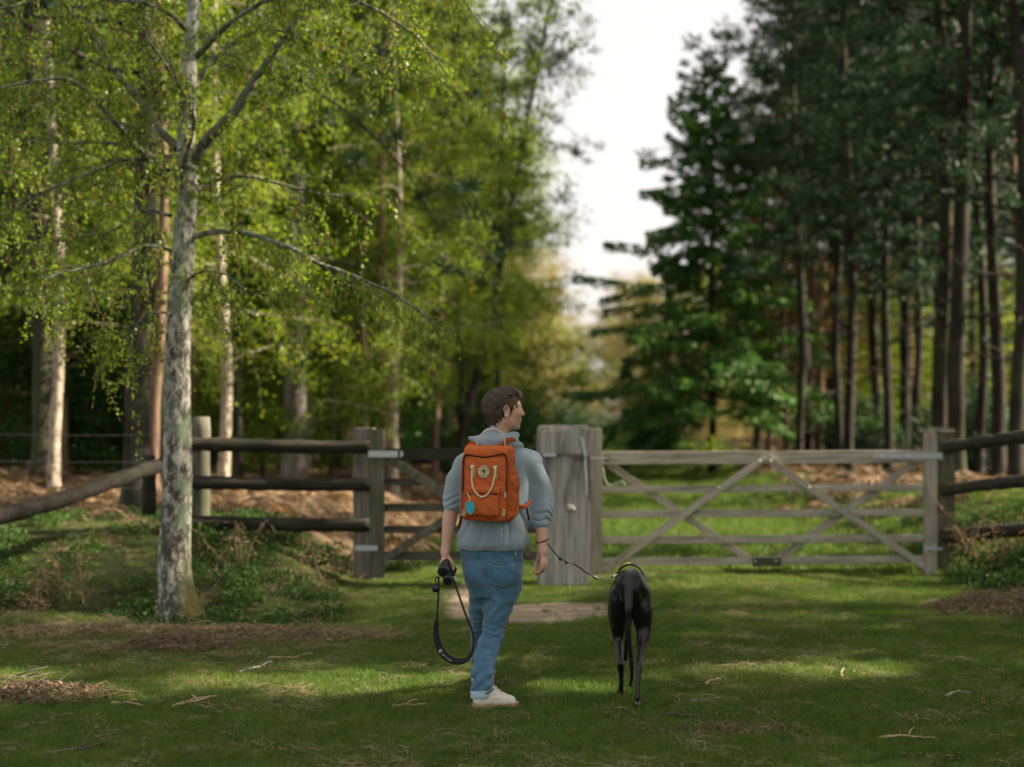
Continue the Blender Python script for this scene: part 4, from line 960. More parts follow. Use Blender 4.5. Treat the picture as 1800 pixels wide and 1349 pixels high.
        for ax in range(3):
            o = [0, 0, 0]; o[ax] = 1; n_ = [nx_, ny_, nz_]; n_[ax] -= 1
            A = S[:n_[0], :n_[1], :n_[2]]; B = S[o[0]:o[0]+n_[0], o[1]:o[1]+n_[1], o[2]:o[2]+n_[2]]
            E = np.argwhere(A != B); b_, c_ = [(1, 2), (2, 0), (0, 1)][ax]
            E = E[(E[:, b_] > 0) & (E[:, c_] > 0) & (E[:, b_] < [nx_, ny_, nz_][b_]-1) & (E[:, c_] < [nx_, ny_, nz_][c_]-1)]
            def vd(db, dc):
                e = E.copy(); e[:, b_] += db; e[:, c_] += dc; return vid[e[:, 0], e[:, 1], e[:, 2]]
            q = np.stack([vd(-1, -1), vd(0, -1), vd(0, 0), vd(-1, 0)], 1); ins = A[E[:, 0], E[:, 1], E[:, 2]]; q[~ins] = q[~ins][:, ::-1]; Q.append(q)
        Q = np.concatenate(Q)
        if smooth:
            e = np.concatenate([Q[:, [0, 1]], Q[:, [1, 2]], Q[:, [2, 3]], Q[:, [3, 0]]]); e = np.concatenate([e, e[:, ::-1]])
            dg_ = np.bincount(e[:, 0], minlength=len(V))[:, None]
            for _ in range(smooth):
                sm = np.stack([np.bincount(e[:, 0], V[e[:, 1], i], minlength=len(V)) for i in range(3)], 1)/dg_; V = V*.5+sm*.5
        return mesh_np(name, V, Q, True)
def frame(fwd, up=(0, 0, 1)):
    f = np.array(fwd, float); f /= np.linalg.norm(f); u = np.array(up, float); r = np.cross(f, u); r /= np.linalg.norm(r); u = np.cross(r, f); return r, f, u
def surf_line(me, pts, off=.0015, n=40):
    """Lay a line given as (px, py) over the face of a mesh that looks back down the path; returns world points."""
    bv = BVHTree.FromPolygons([v.co[:] for v in me.vertices], [p.vertices[:] for p in me.polygons]); out = []
    for a in spline(pts, n):
        t = P(a[0], a[1], 10)-Vector((0, 0, CAM_H)); hit = bv.ray_cast(Vector((0, 0, CAM_H)), t.normalized())
        if hit[0] is not None: out.append(hit[0]+hit[1]*off)
    return out
# ------------------------------------------------------------------ the man
YM = 7.95
def zr(rows, yf=None):
    """(py, pxL, pxR, y, ry) -> zloft rows"""
    out = []
    for py, a, b, y, ry in rows:
        p = P((a+b)/2, py, y); out.append((p.z, p.x, y, (b-a)/2*y/FPX, ry))
    return out
man = empty('person', (P(850, 1245, 7.76).x, 7.9, 0), 'man seen from behind in a grey-blue hoodie and jeans, walking and looking to the side', 'person')
s = NT('skin'); n = s.noise(9, s.coord('Object'), 4); n2 = s.noise(160, s.coord('Object'), 3)
c = s.mix(n, (.40, .215, .15), (.56, .35, .26)); M['skin'] = s.bsdf(c, .5, n2, .15, .001, .35)
s.b.inputs['Subsurface Weight'].default_value = .12; s.b.inputs['Subsurface Radius'].default_value = (.012, .005, .003)
# head frame: he looks to the right and a little away
HA = math.radians(77); hf = np.array([math.sin(HA), math.cos(HA), -.03]); hr, hf, hu = frame(hf)
HC = np.array(P(887.5, 722, YM-.01))     # middle of the head
def hp(f, r, u): return HC+hf*f+hr*r+hu*u
HR = [hr, hf, hu]
# arms
Ls, Le, Lw = P(822, 818, 7.96), P(796, 872, 7.98), P(782.5, 972, 7.92)
Rs, Re, Rw = P(930, 817, 7.96), P(952, 882, 7.98), P(953, 970, 7.90)
def build_body():
    lo = (-.47, 7.60, -.01); hi = (.27, 8.62, 1.84); B = Sculpt(lo, hi, .0042)
    # hidden trunk and legs (a little inside the clothes)
    B.zloft(zr([(965, 822, 908, YM, .085), (930, 824, 912, YM, .085), (880, 824, 920, YM, .09), (830, 828, 922, YM, .095), (800, 842, 918, YM, .08)]), .03)
    B.zloft(zr([(1040, 832, 905, 7.97, .085), (1000, 824, 908, 7.97, .09), (960, 822, 908, YM, .085)]), .03)
    B.chain([(P(888, 1020, 7.99), .060), (P(869, 1110, 7.965), .042), (P(856, 1150, 7.90), .036), (P(848, 1210, 7.78), .032)], .01)
    B.chain([(P(842, 1020, 8.0), .065), (P(850, 1110, 8.17), .045), (P(848, 1185, 8.42), .034)], .02)
    B.chain([(P(848, 1210, 7.78), .032), (P(846, 1232, 7.775), .027), (P(884, 1239, 7.80), .015)], .005)
    B.chain([(P(848, 1185, 8.42), .034), (P(848, 1196, 8.42), .030), (P(852, 1199, 8.6), .022)], .01)
    # neck, shoulders
    B.cone(P(874, 800, YM+.02), hp(-.025, 0, -.05), .068, .056, .03)
    B.chain([(P(850, 805, YM), .06), (Ls, .05)], .03); B.chain([(P(900, 805, YM), .06), (Rs, .05)], .03)
    # cranium and face
    B.ell(hp(-.018, 0, .030), (.073, .094, .078), HR, .02); B.ell(hp(.030, 0, -.005), (.058, .062, .085), HR, .03)
    B.ell(hp(.028, 0, -.052), (.052, .055, .048), HR, .03); B.cone(hp(.0, .038, -.055), hp(.062, .016, -.086), .022, .018, .022); B.cone(hp(.0, -.038, -.055), hp(.062, -.016, -.086), .022, .018, .022)
    B.ell(hp(.070, 0, -.088), (.020, .018, .016), HR, .016)                      # chin
    B.cone(hp(.074, -.030, .030), hp(.074, .030, .030), .014, .014, .014)        # brow
    B.chain([(hp(.082, 0, .022), .009), (hp(.103, 0, -.016), .0125)], .012)      # nose
    for q in (-1, 1):
        B.ell(hp(.094, q*.012, -.020), (.008, .011, .008), HR, .006); B.ell(hp(.062, q*.034, -.016), (.022, .020, .018), HR, .02)
        B.ell(hp(.088, q*.030, .016), (.016, .012, .011), HR, .008, 's')
    B.cone(hp(.082, -.020, -.050), hp(.082, .020, -.050), .0075, .0075, .006); B.cone(hp(.0925, -.008, -.0475), hp(.0925, .008, -.0475), .0055, .0055, .006)
    B.cone(hp(.080, -.018, -.060), hp(.080, .018, -.060), .008, .008, .006); B.cone(hp(.090, -.006, -.0615), hp(.090, .006, -.0615), .0058, .0058, .006)
    B.cone(hp(.101, -.018, -.0545), hp(.101, .018, -.0545), .0028, .0028, .002, 's')
    # ears
    for q in (-1, 1):
        er = hr*q; c0 = hp(-.010, q*.078, -.004)
        for a in range(9):
            t0, t1 = a/9*5.2-1.2, (a+1)/9*5.2-1.2
            e0 = c0+hu*math.sin(t0+1.4)*.030*(1.05)-hf*math.cos(t0+1.4)*.0165+er*.010*(1 if math.cos(t0+1.4) > 0 else .2); e1 = c0+hu*math.sin(t1+1.4)*.030*1.05-hf*math.cos(t1+1.4)*.0165+er*.010*(1 if math.cos(t1+1.4) > 0 else .2)
            B.cone(e0, e1, .0050, .0050, .003)
        B.ell(c0-er*.002, (.006, .014, .026), HR, .006); B.ell(c0-hu*.028+er*.002+hf*.006, (.006, .008, .009), HR, .006)
    # arms
    B.chain([(Ls, .045), (Le, .040)], .02); B.chain([(Rs, .045), (Re, .040)], .02)
    B.chain([(Le+Vector((0, .01, .03)), .034), (Le.lerp(Lw, .20), .036), (Le.lerp(Lw, .45), .040), (Le.lerp(Lw, .78), .029), (Lw, .0262)], .012)
    B.chain([(Re+Vector((0, .01, .03)), .036), (Re.lerp(Rw, .32), .037), (Re.lerp(Rw, .55), .037), (Re.lerp(Rw, .8), .030), (Rw, .0265)], .012)
    # right hand: loosely closed, back of the hand outward and to the camera, fingers curling in
    def hand(W_, palm, side, back, fing, thumb, k=.006):
        """W_: wrist; palm: knuckle-centre; side: towards the little finger; fing: list of (offset along side, joints)"""
        B.cone(W_, palm, .026, .030, .012, flat=.55, fdir=back); B.cone(palm+side*.020-(palm-W_)*.2, palm-side*.020-(palm-W_)*.2, .019, .019, .012, flat=.75, fdir=back)
        for o, pts in fing: B.chain(pts, k)
        B.chain(thumb, k)
    def V3(*a): return np.array(a, float)
    W_ = np.array(Rw); down = V3(.06, .0, -1); palm = W_+V3(.010, -.004, -.078)
    side = V3(-.35, -.93, 0); side /= np.linalg.norm(side); back = V3(.93, -.35, 0)      # little finger nearest the camera, palm faces the leg
    cur = -back
    F_ = []
    for o, L_, r in ((-.030, .95, .0092), (-.010, 1.05, .0096), (.011, 1.0, .0092), (.030, .82, .0082)):
        k0 = palm+side*o+V3(0, 0, -.004); k1 = k0+(V3(0, 0, -1)*.86+cur*.5)*.036*L_; k2 = k1+(V3(0, 0, -.35)+cur*.94)*.025*L_; k3 = k2+(V3(0, 0, .75)+cur*.62)*.018*L_
        F_.append((o, [(k0, r*1.15), (k1, r), (k2, r*.92), (k3, r*.84)]))
    t0 = W_+V3(-.008, .016, -.028); thumb = [(t0, .014), (t0+V3(-.020, .016, -.030), .0115), (t0+V3(-.030, .010, -.058), .0098), (t0+V3(-.026, -.004, -.080), .0088)]
    hand(W_, palm, side, back, F_, thumb)
    # left hand: holds the binoculars from above, back of the hand outward
    W2 = np.array(Lw); pal = W2+V3(-.010, -.010, -.070); sd2 = V3(.25, -.97, 0)
    bk2 = V3(-.95, -.25, .1); F2 = []
    for o, tgt in ((-.028, 1.0), (-.009, 1.08), (.010, 1.02), (.027, .85)):
        k0 = pal+sd2*o; k1 = k0+(V3(-.10, -.02, -1))*.040*tgt; k2 = k1+V3(.42, -.05, -.9)*.027*tgt; k3 = k2+V3(.85, -.05, -.4)*.019*tgt
        F2.append((o, [(k0, .0112), (k1, .0096), (k2, .0090), (k3, .0082)]))
    t0 = W2+V3(.014, -.006, -.022); th2 = [(t0, .014), (t0+V3(.022, -.016, -.028), .0118), (t0+V3(.032, -.020, -.056), .0100), (t0+V3(.028, -.022, -.080), .0090)]
    hand(W2, pal, sd2, bk2, F2, th2)
    return B.mesh('body', 1)
body = link('body', build_body(), M['skin'], man, True)
# eyes (only the far-side glint of the near one shows)
for q in (-1, 1):
    mb = bmesh.new(); bmesh.ops.create_uvsphere(mb, u_segments=16, v_segments=10, radius=.0115); m_ = bpy.data.meshes.new('eye'); mb.to_mesh(m_); mb.free()
    e = link('eye', m_, simple('eye white', (.55, .52, .48), .25), man); e.location = Vector(hp(.073, q*.031, .017))-man.location
for q in (-1, 1):
    mb = MB(); pts = [hp(.083-.02*(abs(t-.4))**1.6, q*(.014+.034*t), .036+.006*math.sin(t*3)) for t in np.linspace(0, 1, 8)]; mb.tube([Vector(p) for p in pts], [.002, .0035, .004, .004, .0038, .003, .0025, .0015], 6); mb.build('eyebrow', simple('brow hair', (.03, .02, .012), .7), man)

# hair: a cap with clumped locks
s = NT('dark brown hair'); n = s.noise(1.0, s.coord('Object', (220, 220, 26)), 4, .6); c = s.mix(n, (.012, .008, .005), (.10, .068, .042)); M['hair'] = s.bsdf(c, .55, n, .6, .004, .35)
def in_hair(f, r, u):
    """hairline in head coordinates: True where hair grows"""
    line = np.where(f > .052, .068, np.where(f > .018, .022+(f-.018)*1.2, np.where(f > -.012, -.004, -.072)))
    return u > line
Hs = Sculpt(HC-.17, HC+.18, .0035)
Hs.ell(hp(-.022, 0, .036), (.083, .106, .088), HR, .0); Hs.ell(hp(-.060, 0, -.015), (.062, .052, .066), HR, .03); Hs.ell(hp(-.052, 0, -.060), (.046, .034, .044), HR, .03)
Hs.ell(hp(.052, .01, .098), (.050, .030, .024), HR, .02); Hs.ell(hp(.012, -.0, .104), (.060, .034, .022), HR, .03); Hs.ell(hp(.074, .015, .083), (.040, .016, .020), HR, .016)
for q in (-1, 1): Hs.cone(hp(.016, q*.073, .03), hp(.012, q*.076, -.018), .012, .007, .01)   # sideburn
# carve away the face and ear openings
Hs.ell(hp(.142, 0, -.002), (.118, .085, .072), HR, .010, 's'); Hs.ell(hp(.055, 0, -.095), (.115, .09, .078), HR, .015, 's')
for q in (-1, 1): Hs.ell(hp(-.006, q*.090, -.006), (.022, .019, .032), HR, .006, 's')
Hs.warp(lambda X, Y, Z: .0055*np.sin(X*120+Y*100+3*np.sin(Z*50+X*30))*np.sin(Z*34+X*50+Y*40)+.002*np.sin(X*290-Y*250+Z*60))
hair = link('hair', Hs.mesh('hair', 1), M['hair'], man, True)
rh = np.random.default_rng(4); hs_ = []
bvh = BVHTree.FromPolygons([v.co[:] for v in hair.data.vertices], [p.vertices[:] for p in hair.data.polygons])
for i in range(2600):
    d = rh.normal(0, 1, 3); d /= np.linalg.norm(d); o = hp(-.03, 0, .03)+d*.25; hit = bvh.ray_cast(Vector(o), Vector(-d))
    if hit[0] is None: continue
    p = np.array(hit[0]); nrm = np.array(hit[1]); loc = p-HC; f, u = loc @ hf, loc @ hu
    if f > .015 and u < .055: continue
    g = -hu*(1.0 if u < .07 else .1)+hf*(.9 if u > .07 else (.25 if f > -.02 else -.1))+hr*rh.normal(0, .25)+hf*rh.normal(0, .25)
    if f > .02 and u > .07: g = hf*.7+hu*rh.normal(.3, .5)+hr*rh.normal(.1, .5)
    g = g-nrm*(g @ nrm); g /= np.linalg.norm(g)+1e-6; L = (.012+.018*rh.random())*(.5 if f > .03 and u < .09 else 1); lift = .002+.005*rh.random()**2
    w_ = np.cross(g, nrm)*.0011; q1 = p+g*L*.5+nrm*lift-hu*0; q2 = p+g*L+nrm*lift*.3-hu*L*.10
    hs_.append((np.array([p-w_-nrm*.001, p+w_-nrm*.001, q1+w_, q1-w_, q2+w_*.2, q2-w_*.2]), np.array([[0, 1, 2, 3], [3, 2, 4, 5]])))
link('hair_locks', mesh_np('hair_locks', *np_join(hs_)), M['hair'], man, True)['kind'] = 'stuff'

# jeans
s = NT('washed denim'); oc = s.coord('Object'); n = s.noise(5, oc, 4); n2 = s.noise(420, oc, 2); n3 = s.noise(1.0, s.coord('Object', (14, 14, 30)), 5, .65)
c = s.mix(n, (.022, .080, .150), (.070, .165, .250)); c = s.mix(s.ramp(n3, [(.48, (0, 0, 0)), (.74, (.5, .5, .5))]), c, (.14, .25, .34)); c = s.mix(s.math('MULTIPLY', n2, .18), c, (.20, .28, .33))
M['denim'] = s.bsdf(c, .9, s.math('ADD', s.math('MULTIPLY', n2, .2), n3), .5, .004, .15, 0, .2)
J = Sculpt((-.38, 7.60, .08), (.12, 8.60, .92), .0045)
J.zloft(zr([(1048, 826, 912, 7.99, .105), (1025, 818, 916.5, 7.99, .125), (1000, 813.5, 920, 7.985, .13), (980, 810.5, 920.5, 7.97, .118), (958, 808, 918, YM, .108)]), .0, p=2.3)
J.ell(P(893, 1008, 7.905), (.065, .055, .075), None, .03); J.ell(P(840, 1008, 7.905), (.065, .055, .075), None, .03)
Rrow = zr([(1222, 829, 864, 7.77, .052), (1208, 828.5, 865.5, 7.775, .055), (1190, 829.5, 868.5, 7.80, .057), (1172, 831, 871.5, 7.84, .060), (1150, 834, 876.5, 7.89, .062), (1131, 839, 882.5, 7.93, .066), (1111, 846, 888, 7.955, .070), (1092, 848.5, 892.5, 7.965, .078), (1062, 849.5, 906, 7.975, .088), (1035, 851, 915, 7.98, .10), (1010, 852, 918, 7.985, .10)])
Lrow = zr([(1196, 830, 866, 8.42, .052), (1180, 830, 867, 8.38, .055), (1160, 829.5, 869, 8.31, .058), (1130, 828, 870, 8.22, .062), (1099, 825.5, 870, 8.13, .070), (1075, 824.5, 868, 8.08, .08), (1052, 823.5, 868, 8.04, .09), (1035, 821, 868, 8.01, .10), (1010, 816, 872, 7.99, .10)])
J.zloft(Rrow, .012, p=2.2); J.zloft(Lrow, .012, p=2.2)
J.cone(P(858, 1003, 7.85), P(855, 1040, 7.84), .006, .010, .02, 's')
def jw(X, Y, Z):
    a = np.exp(-((Z-.40)/.075)**2); b = np.exp(-((Z-.15)/.07)**2); h_ = np.exp(-((Z-.62)/.06)**2)
    w1 = np.sin(Z*105+X*26+1.6*np.sin(X*40+Y*30+Z*20))*np.sin(X*19+Z*31+1)
    w2 = np.sin(Z*105-X*45+2*np.sin(X*26+Z*12))
    w3 = np.sin(Z*62+X*72+1.5*np.sin(Z*25))
    return +.0095*a*(1-np.abs(w1))**2+.0085*b*w2+.0055*h_*w3+.0040*np.exp(-((Z-.52)/.05)**2)*np.sin(Z*85-X*60+2*np.sin(X*30))+.0028*np.sin(X*42+Z*30+2*np.sin(Z*17+Y*20))
J.warp(jw)
jeans_me = J.mesh('jeans', 1); jeans = link('jeans', jeans_me, M['denim'], man, True)
M['stitch'] = simple('pale stitching', (.16, .19, .19), .8)
def seam(pts, r=.0011, mat='stitch', n=40, name='seam', off=.0006, me=None, par=None):
    q = surf_line(me or jeans_me, pts, off, n)
    if len(q) > 2: mb = MB(); mb.tube(q, r, 5); return mb.build(name, M[mat], par or jeans, True)
M['denim_pale'] = simple('faded denim edge', (.20, .28, .34), .9, .1, 0, 200, .3)
seam([(812, 979), (835, 984), (858, 987), (885, 985), (919, 978)]); seam([(812, 988), (828, 992), (842, 994.5)], .0016, 'denim_pale'); seam([(856, 992), (872, 996), (890, 996), (908, 990)], .0019, 'denim_pale')
seam([(842, 1026), (832, 1030), (826, 1020)], .0012); seam([(854, 1027), (865, 1031), (893, 1034), (901, 1025), (908, 992)], .0014)
seam([(838, 967), (839, 985), (847, 1000), (851, 1012), (850, 1030)], .0014); seam([(917, 990), (912, 1035), (903, 1062), (889, 1090), (879, 1126), (866, 1170), (861, 1205)], .0014, 'denim_pale', 60)
mb = MB(); q = surf_line(jeans_me, [(838, 968), (839, 982)], .004, 6); mb.tube(q, .007, 6, flat=.3, up=(1, 0, 0)); mb.build('belt_loop', M['denim'], jeans, True)
q = surf_line(jeans_me, [(905, 968), (906, 978)], .004, 6); mb = MB(); mb.tube(q, .006, 6, flat=.3, up=(1, 0, 0)); mb.build('belt_loop', M['denim_pale'], jeans, True)
# back pocket: a patch that stands a little proud
def surf_patch(me, poly, name, mat, par, off=.003, res=1.2):
    from mathutils.geometry import intersect_point_line
    bv = BVHTree.FromPolygons([v.co[:] for v in me.vertices], [p.vertices[:] for p in me.polygons]); n = len(poly)
    xs_ = [p[0] for p in poly]; ys_ = [p[1] for p in poly]
    X = np.arange(min(xs_), max(xs_)+res, res); Y = np.arange(min(ys_), max(ys_)+res, res)
    def inside(x, y):
        c = False; j = n-1
        for i in range(n):
            if (poly[i][1] > y) != (poly[j][1] > y) and x < (poly[j][0]-poly[i][0])*(y-poly[i][1])/(poly[j][1]-poly[i][1])+poly[i][0]: c = not c
            j = i
        return c
    ids = {}; V = []; F = []
    for i, x in enumerate(X):
        for j, y in enumerate(Y):
            if inside(x, y):
                t = P(x, y, 10)-Vector((0, 0, CAM_H)); h_ = bv.ray_cast(Vector((0, 0, CAM_H)), t.normalized())
                if h_[0] is not None: ids[i, j] = len(V); V.append(h_[0]+h_[1]*off)
    for (i, j), a in ids.items():
        if all(k in ids for k in ((i+1, j), (i+1, j+1), (i, j+1))): F.append((a, ids[i+1, j], ids[i+1, j+1], ids[i, j+1]))
    m_ = bpy.data.meshes.new(name); m_.from_pydata(V, [], F); m_.update(); m_.polygons.foreach_set('use_smooth', [True]*len(F))
    o = link(name, m_, mat, par, True); md = o.modifiers.new('t', 'SOLIDIFY'); md.thickness = .003; md.offset = 0; return o
surf_patch(jeans_me, [(856, 993), (880, 997), (908, 991), (903, 1024), (894, 1034), (868, 1031), (853, 1027)], 'back_pocket', M['denim'], jeans)
# turn-up of the near leg
M['cuff'] = simple('pale denim turn-up', (.30, .42, .48), .9, .15, 0, 260, .22, .4)
Cf = Sculpt((-.27, 7.66, .04), (-.06, 7.88, .16), .003); Cf.zloft(zr([(1226, 826.5, 862, 7.765, .058), (1220, 826.5, 863, 7.77, .060), (1212, 827, 866, 7.775, .061)]), .0, p=2.2)
Cf.warp(lambda X, Y, Z: .0012*np.sin(Z*210+X*30)+.001*np.sin(X*90+Y*70)); cf = link('turn_up', Cf.mesh('turn_up', 1), M['cuff'], jeans, True)
Cf = Sculpt((-.33, 8.30, .02), (-.05, 8.52, .16), .004); Cf.zloft(zr([(1203, 828, 868, 8.43, .056), (1193, 828, 868, 8.42, .058)]), .0, p=2.2); link('turn_up', Cf.mesh('turn_up', 1), M['cuff'], jeans, True)

# trainers
M['shoe'] = simple('off white suede', (.62, .59, .52), .8, .2, 0, 90, .12, .5); M['gum'] = simple('gum rubber sole', (.38, .25, .15), .6, .3, 0, 60, .15); M['lining'] = simple('dark shoe lining', (.02, .03, .04), .7); M['sidepanel'] = simple('cream side stripe', (.66, .53, .43), .7)
def shoe(heel, dirv, L=.275, pitch=0.):
    f = np.array([dirv[0], dirv[1], 0.]); f /= np.linalg.norm(f); r = np.array([f[1], -f[0], 0]); u = np.array([0, 0, 1.]); h0 = np.array(heel)
    def q(a, b, c): return h0+f*a+r*b+u*c
    R = [r, f, u]; c0 = q(L*.5, 0, .05); up = Sculpt(c0-.2, c0+.2, .0032)
    up.chain([(q(.045, 0, .048), .040), (q(.10, 0, .045), .040), (q(.17, .003, .036), .040), (q(.215, .004, .030), .036)], .02)
    up.chain([(q(.05, 0, .085), .038), (q(.11, 0, .082), .032), (q(.17, 0, .055), .028)], .02)
    up.cone(q(.115, 0, .118), q(.150, 0, .080), .020, .018, .012, flat=.55, fdir=f+u*.5)
    up.ell(q(.045, 0, .128), (.030, .042, .035), R, .006, 's'); up.rbox(q(L*.5, 0, -.04), (.2, .2, .062), .0, R, .0, 's')
    so = Sculpt(c0-.2, c0+.2, .0032); so.chain([(q(.044, 0, .018), .046), (q(.10, 0, .018), .041), (q(.175, .004, .018), .047), (q(.222, .006, .018), .044)], .02)
    so.rbox(q(L*.5, 0, -.098), (.25, .25, .1), .0, R, .0, 's'); so.rbox(q(L*.5, 0, .131), (.25, .25, .1), .0, R, .0, 's')
    m1 = up.mesh('shoe', 1); o = link('shoe', m1, M['shoe'], man, True); link('sole', so.mesh('sole', 1), M['gum'], o, True)
    for k in range(5):
        a = .112+.018*k; mb = MB(); mb.tube([Vector(q(a+.006, b, .134-.0165*k-abs(b)*.42)) for b in np.linspace(-.026, .026, 7)], .0032, 6); mb.build('lace', M['shoe'], o)
    mb = MB(); mb.tube([Vector(q(.03+.02*t, .0385*math.sin(1+t), .090+.004*t)) for t in np.linspace(0, 4, 9)], .003, 5); 
    mb = MB(); mb.tube([Vector(q(.012+.10*t, .018+.026*math.sin(t*2.2+.3), .083+.030*t*t)) for t in np.linspace(0, 1, 9)], .0035, 6); mb.build('collar_trim', M['lining'], o)
    mb = MB(); mb.tube([Vector(q(.075+.10*t, .0395-.001*t, .050+.016*math.sin(t*3.0)-.010*t)) for t in np.linspace(0, 1, 9)], [.002, .004, .006, .007, .007, .006, .005, .004, .002], 6, flat=.4, up=(0, 0, 1)); mb.build('side_stripe', M['sidepanel'], o)
    return o
shoe(P(829, 1248, 7.74)+Vector((.004, 0, 0)), (math.cos(math.radians(20)), math.sin(math.radians(20))))
shoe(Vector((P(846, 1200, 8.38).x, 8.36, 0)), (.12, 1.0))
# sock glimpse
mb = MB(); mb.tube([P(846, 1232, 7.775), P(847, 1215, 7.775)], [.036, .037], 14); mb.build('sock', M['lining'], man, True)

# hoodie
s = NT('grey blue sweatshirt'); oc = s.coord('Object'); n = s.noise(6, oc, 4); n2 = s.noise(600, oc, 2); n3 = s.noise(26, oc, 3)
c = s.mix(n, (.155, .215, .265), (.245, .310, .360)); c = s.mix(s.math('MULTIPLY', n2, .25), c, (.30, .34, .36)); M['hoodie'] = s.bsdf(c, .95, s.math('ADD', s.math('MULTIPLY', n2, .12), s.math('MULTIPLY', n3, .6)), .6, .008, .1, 0, .35)
T = Sculpt((-.48, 7.66, .78), (.30, 8.24, 1.62), .005)
T.zloft(zr([(966, 806, 924, YM, .115), (957, 801.5, 929.5, YM, .130), (945, 803, 931, YM, .133), (925, 808, 930, YM, .128), (900, 812, 930, YM, .120), (870, 812, 932, YM, .120), (835, 812, 936, YM, .122), (812, 816, 938, 7.955, .118), (797, 826, 930, 7.96, .100), (786, 842, 914, 7.97, .08)]), .0, p=2.25)
T.cone(P(850, 801, 7.96), Ls, .056, .066, .04); T.cone(P(902, 801, 7.96), Rs, .056, .070, .04)
T.chain([(Ls, .068), (P(806, 845, 7.98), .068), (P(799, 872, 7.985), .0635), (P(795, 889, 7.97), .047)], .03)
T.chain([(Rs, .074), (P(944, 850, 7.98), .071), (P(950, 876, 7.985), .0720), (P(952, 898, 7.965), .066), (P(951, 917, 7.95), .052)], .03)
T.cone(P(951, 912, 7.95), P(951, 920, 7.945), .050, .049, .006); T.cone(P(795, 885, 7.97), P(793.5, 891, 7.965), .0455, .045, .005)
# hood lying behind the neck and its collar
for a in range(12):
    t0, t1 = a/12*6.283, (a+1)/12*6.283; c_ = P(877, 780, 7.965)
    T.cone(c_+Vector((math.cos(t0)*.088, math.sin(t0)*.080, .022*math.cos(t0)+(-.012 if math.sin(t0) > 0 else .018))), c_+Vector((math.cos(t1)*.088, math.sin(t1)*.080, .022*math.cos(t1)*1+(-.012 if math.sin(t1) > 0 else .018))), .025, .025, .015)
T.ell(P(866, 778, 7.875), (.110, .060, .050), None, .03); T.cone(P(852, 774, 7.87), P(826, 771.5, 7.87), .030, .009, .02); T.cone(P(848, 766, 7.875), P(866, 756, 7.885), .016, .020, .02)
T.cone(P(890, 776, 7.88), P(914, 783, 7.91), .028, .020, .035); T.cone(P(866, 753, 7.89), P(893, 768, 7.885), .012, .014, .015)
T.cone(P(880, 745, 7.975), P(878, 775, 7.975), .058, .063, .01, 's')
def tw2(X, Y, Z):
    zz = Z; xl = X+.0
    armR = smoothstep(.10, .16, X); armL = smoothstep(-.27, -.32, X)
    cR = np.exp(-((Z-1.03)/.060)**2)*armR; cL = np.exp(-((Z-1.115)/.05)**2)*armL
    w1 = np.sin(Z*78+X*34+1.5*np.sin(X*40+Y*25)); w2 = np.sin(Z*88-X*36+1.5*np.sin(Y*35))
    body_ = np.exp(-((Z-.97)/.12)**2)*(1-armR)*(1-armL)
    hood = smoothstep(1.42, 1.47, Z)
    diag = np.sin((X*.8+Z*.55)*30+1.4*np.sin(Z*14)+.8*np.sin(X*22)); hemg = np.exp(-((Z-.875)/.022)**2)
    up_ = np.exp(-((Z-1.27)/.10)**2)*armR
    return (.0130*cR*(1-np.abs(w1))**2+.0110*cL*(1-np.abs(w2))**2-.003*cR-.003*cL+.0085*body_*(1-np.abs(np.sin(X*24+Z*9*np.tanh((X+.09)*20)+1.2*np.sin(Z*11))))**3+.0035*hood*np.sin(X*75+Z*90+2*np.sin(Y*40+X*20))++.0090*up_*(1-np.abs(diag))**3
            + .0032*hemg*np.sin(np.arctan2(Y-7.95, X+.09)*34)+.0026*np.sin(X*36+Z*30+2*np.sin(Z*15+Y*22)))
T.warp(tw2)
hoodie_me = T.mesh('hoodie', 1); hoodie = link('hoodie', hoodie_me, M['hoodie'], man, True)

# ------------------------------------------------------------------ backpack
YAW = math.radians(-15)     # its back turned slightly to the left of the camera
bx = np.array([math.cos(YAW), math.sin(YAW), 0]) ; by = np.array([-math.sin(YAW), math.cos(YAW), 0]); roll = math.radians(1.2)
bx = bx*math.cos(roll)-np.array([0, 0, 1])*math.sin(roll)*-1*-1; bx /= np.linalg.norm(bx); bz = np.cross(bx, by); bz /= np.linalg.norm(bz); by = np.cross(bz, bx)
BR = [bx, by, bz]; BC = np.array(P(852.5, 850.5, 7.72))       # centre of the front panel
def bp(a, b, c): return BC+bx*a+by*b+bz*c                       # b grows away from the camera, into the man's back
pack = empty('backpack', Vector(bp(0, .08, -.2)), 'bright orange square canvas backpack with rope-like handles and round patch, worn on the man\'s back', 'backpack')
s = NT('orange canvas'); oc = s.coord('Object'); n = s.noise(7, oc, 4); n2 = s.noise(700, oc, 2); n3 = s.noise(18, oc, 3)
c = s.mix(n, (.34, .062, .011), (.50, .105, .020)); c = s.mix(s.math('MULTIPLY', n2, .2), c, (.70, .24, .08)); M['canvas'] = s.bsdf(c, .75, s.math('ADD', s.math('MULTIPLY', n2, .1), n3), .7, .012, .25)
M['canvas_d'] = simple('orange webbing', (.30, .055, .012), .8, .2, 0, 300, .2)
M['handle'] = simple('sand coloured handle', (.55, .45, .31), .7, .3, 0, 120, .15); M['leather'] = simple('tan leather tab', (.42, .27, .12), .7, .3, 0, 60, .25)
K = Sculpt(BC-np.array([.26, .16, .30]), BC+np.array([.26, .30, .30]), .004)
K.rbox(bp(0, .076, 0), (.133, .076, .207), .034, BR, .0, puff=.010); K.rbox(bp(.004, .105, -.06), (.141, .062, .140), .03, BR, .02)
K.rbox(bp(0, -.012, -.018), (.117, .020, .170), .012, BR, .0, 's')                       # front panel sits inside the zip flange
K.rbox(bp(0, .030, -.022), (.120, .030, .172), .014, BR, .004, puff=.012)
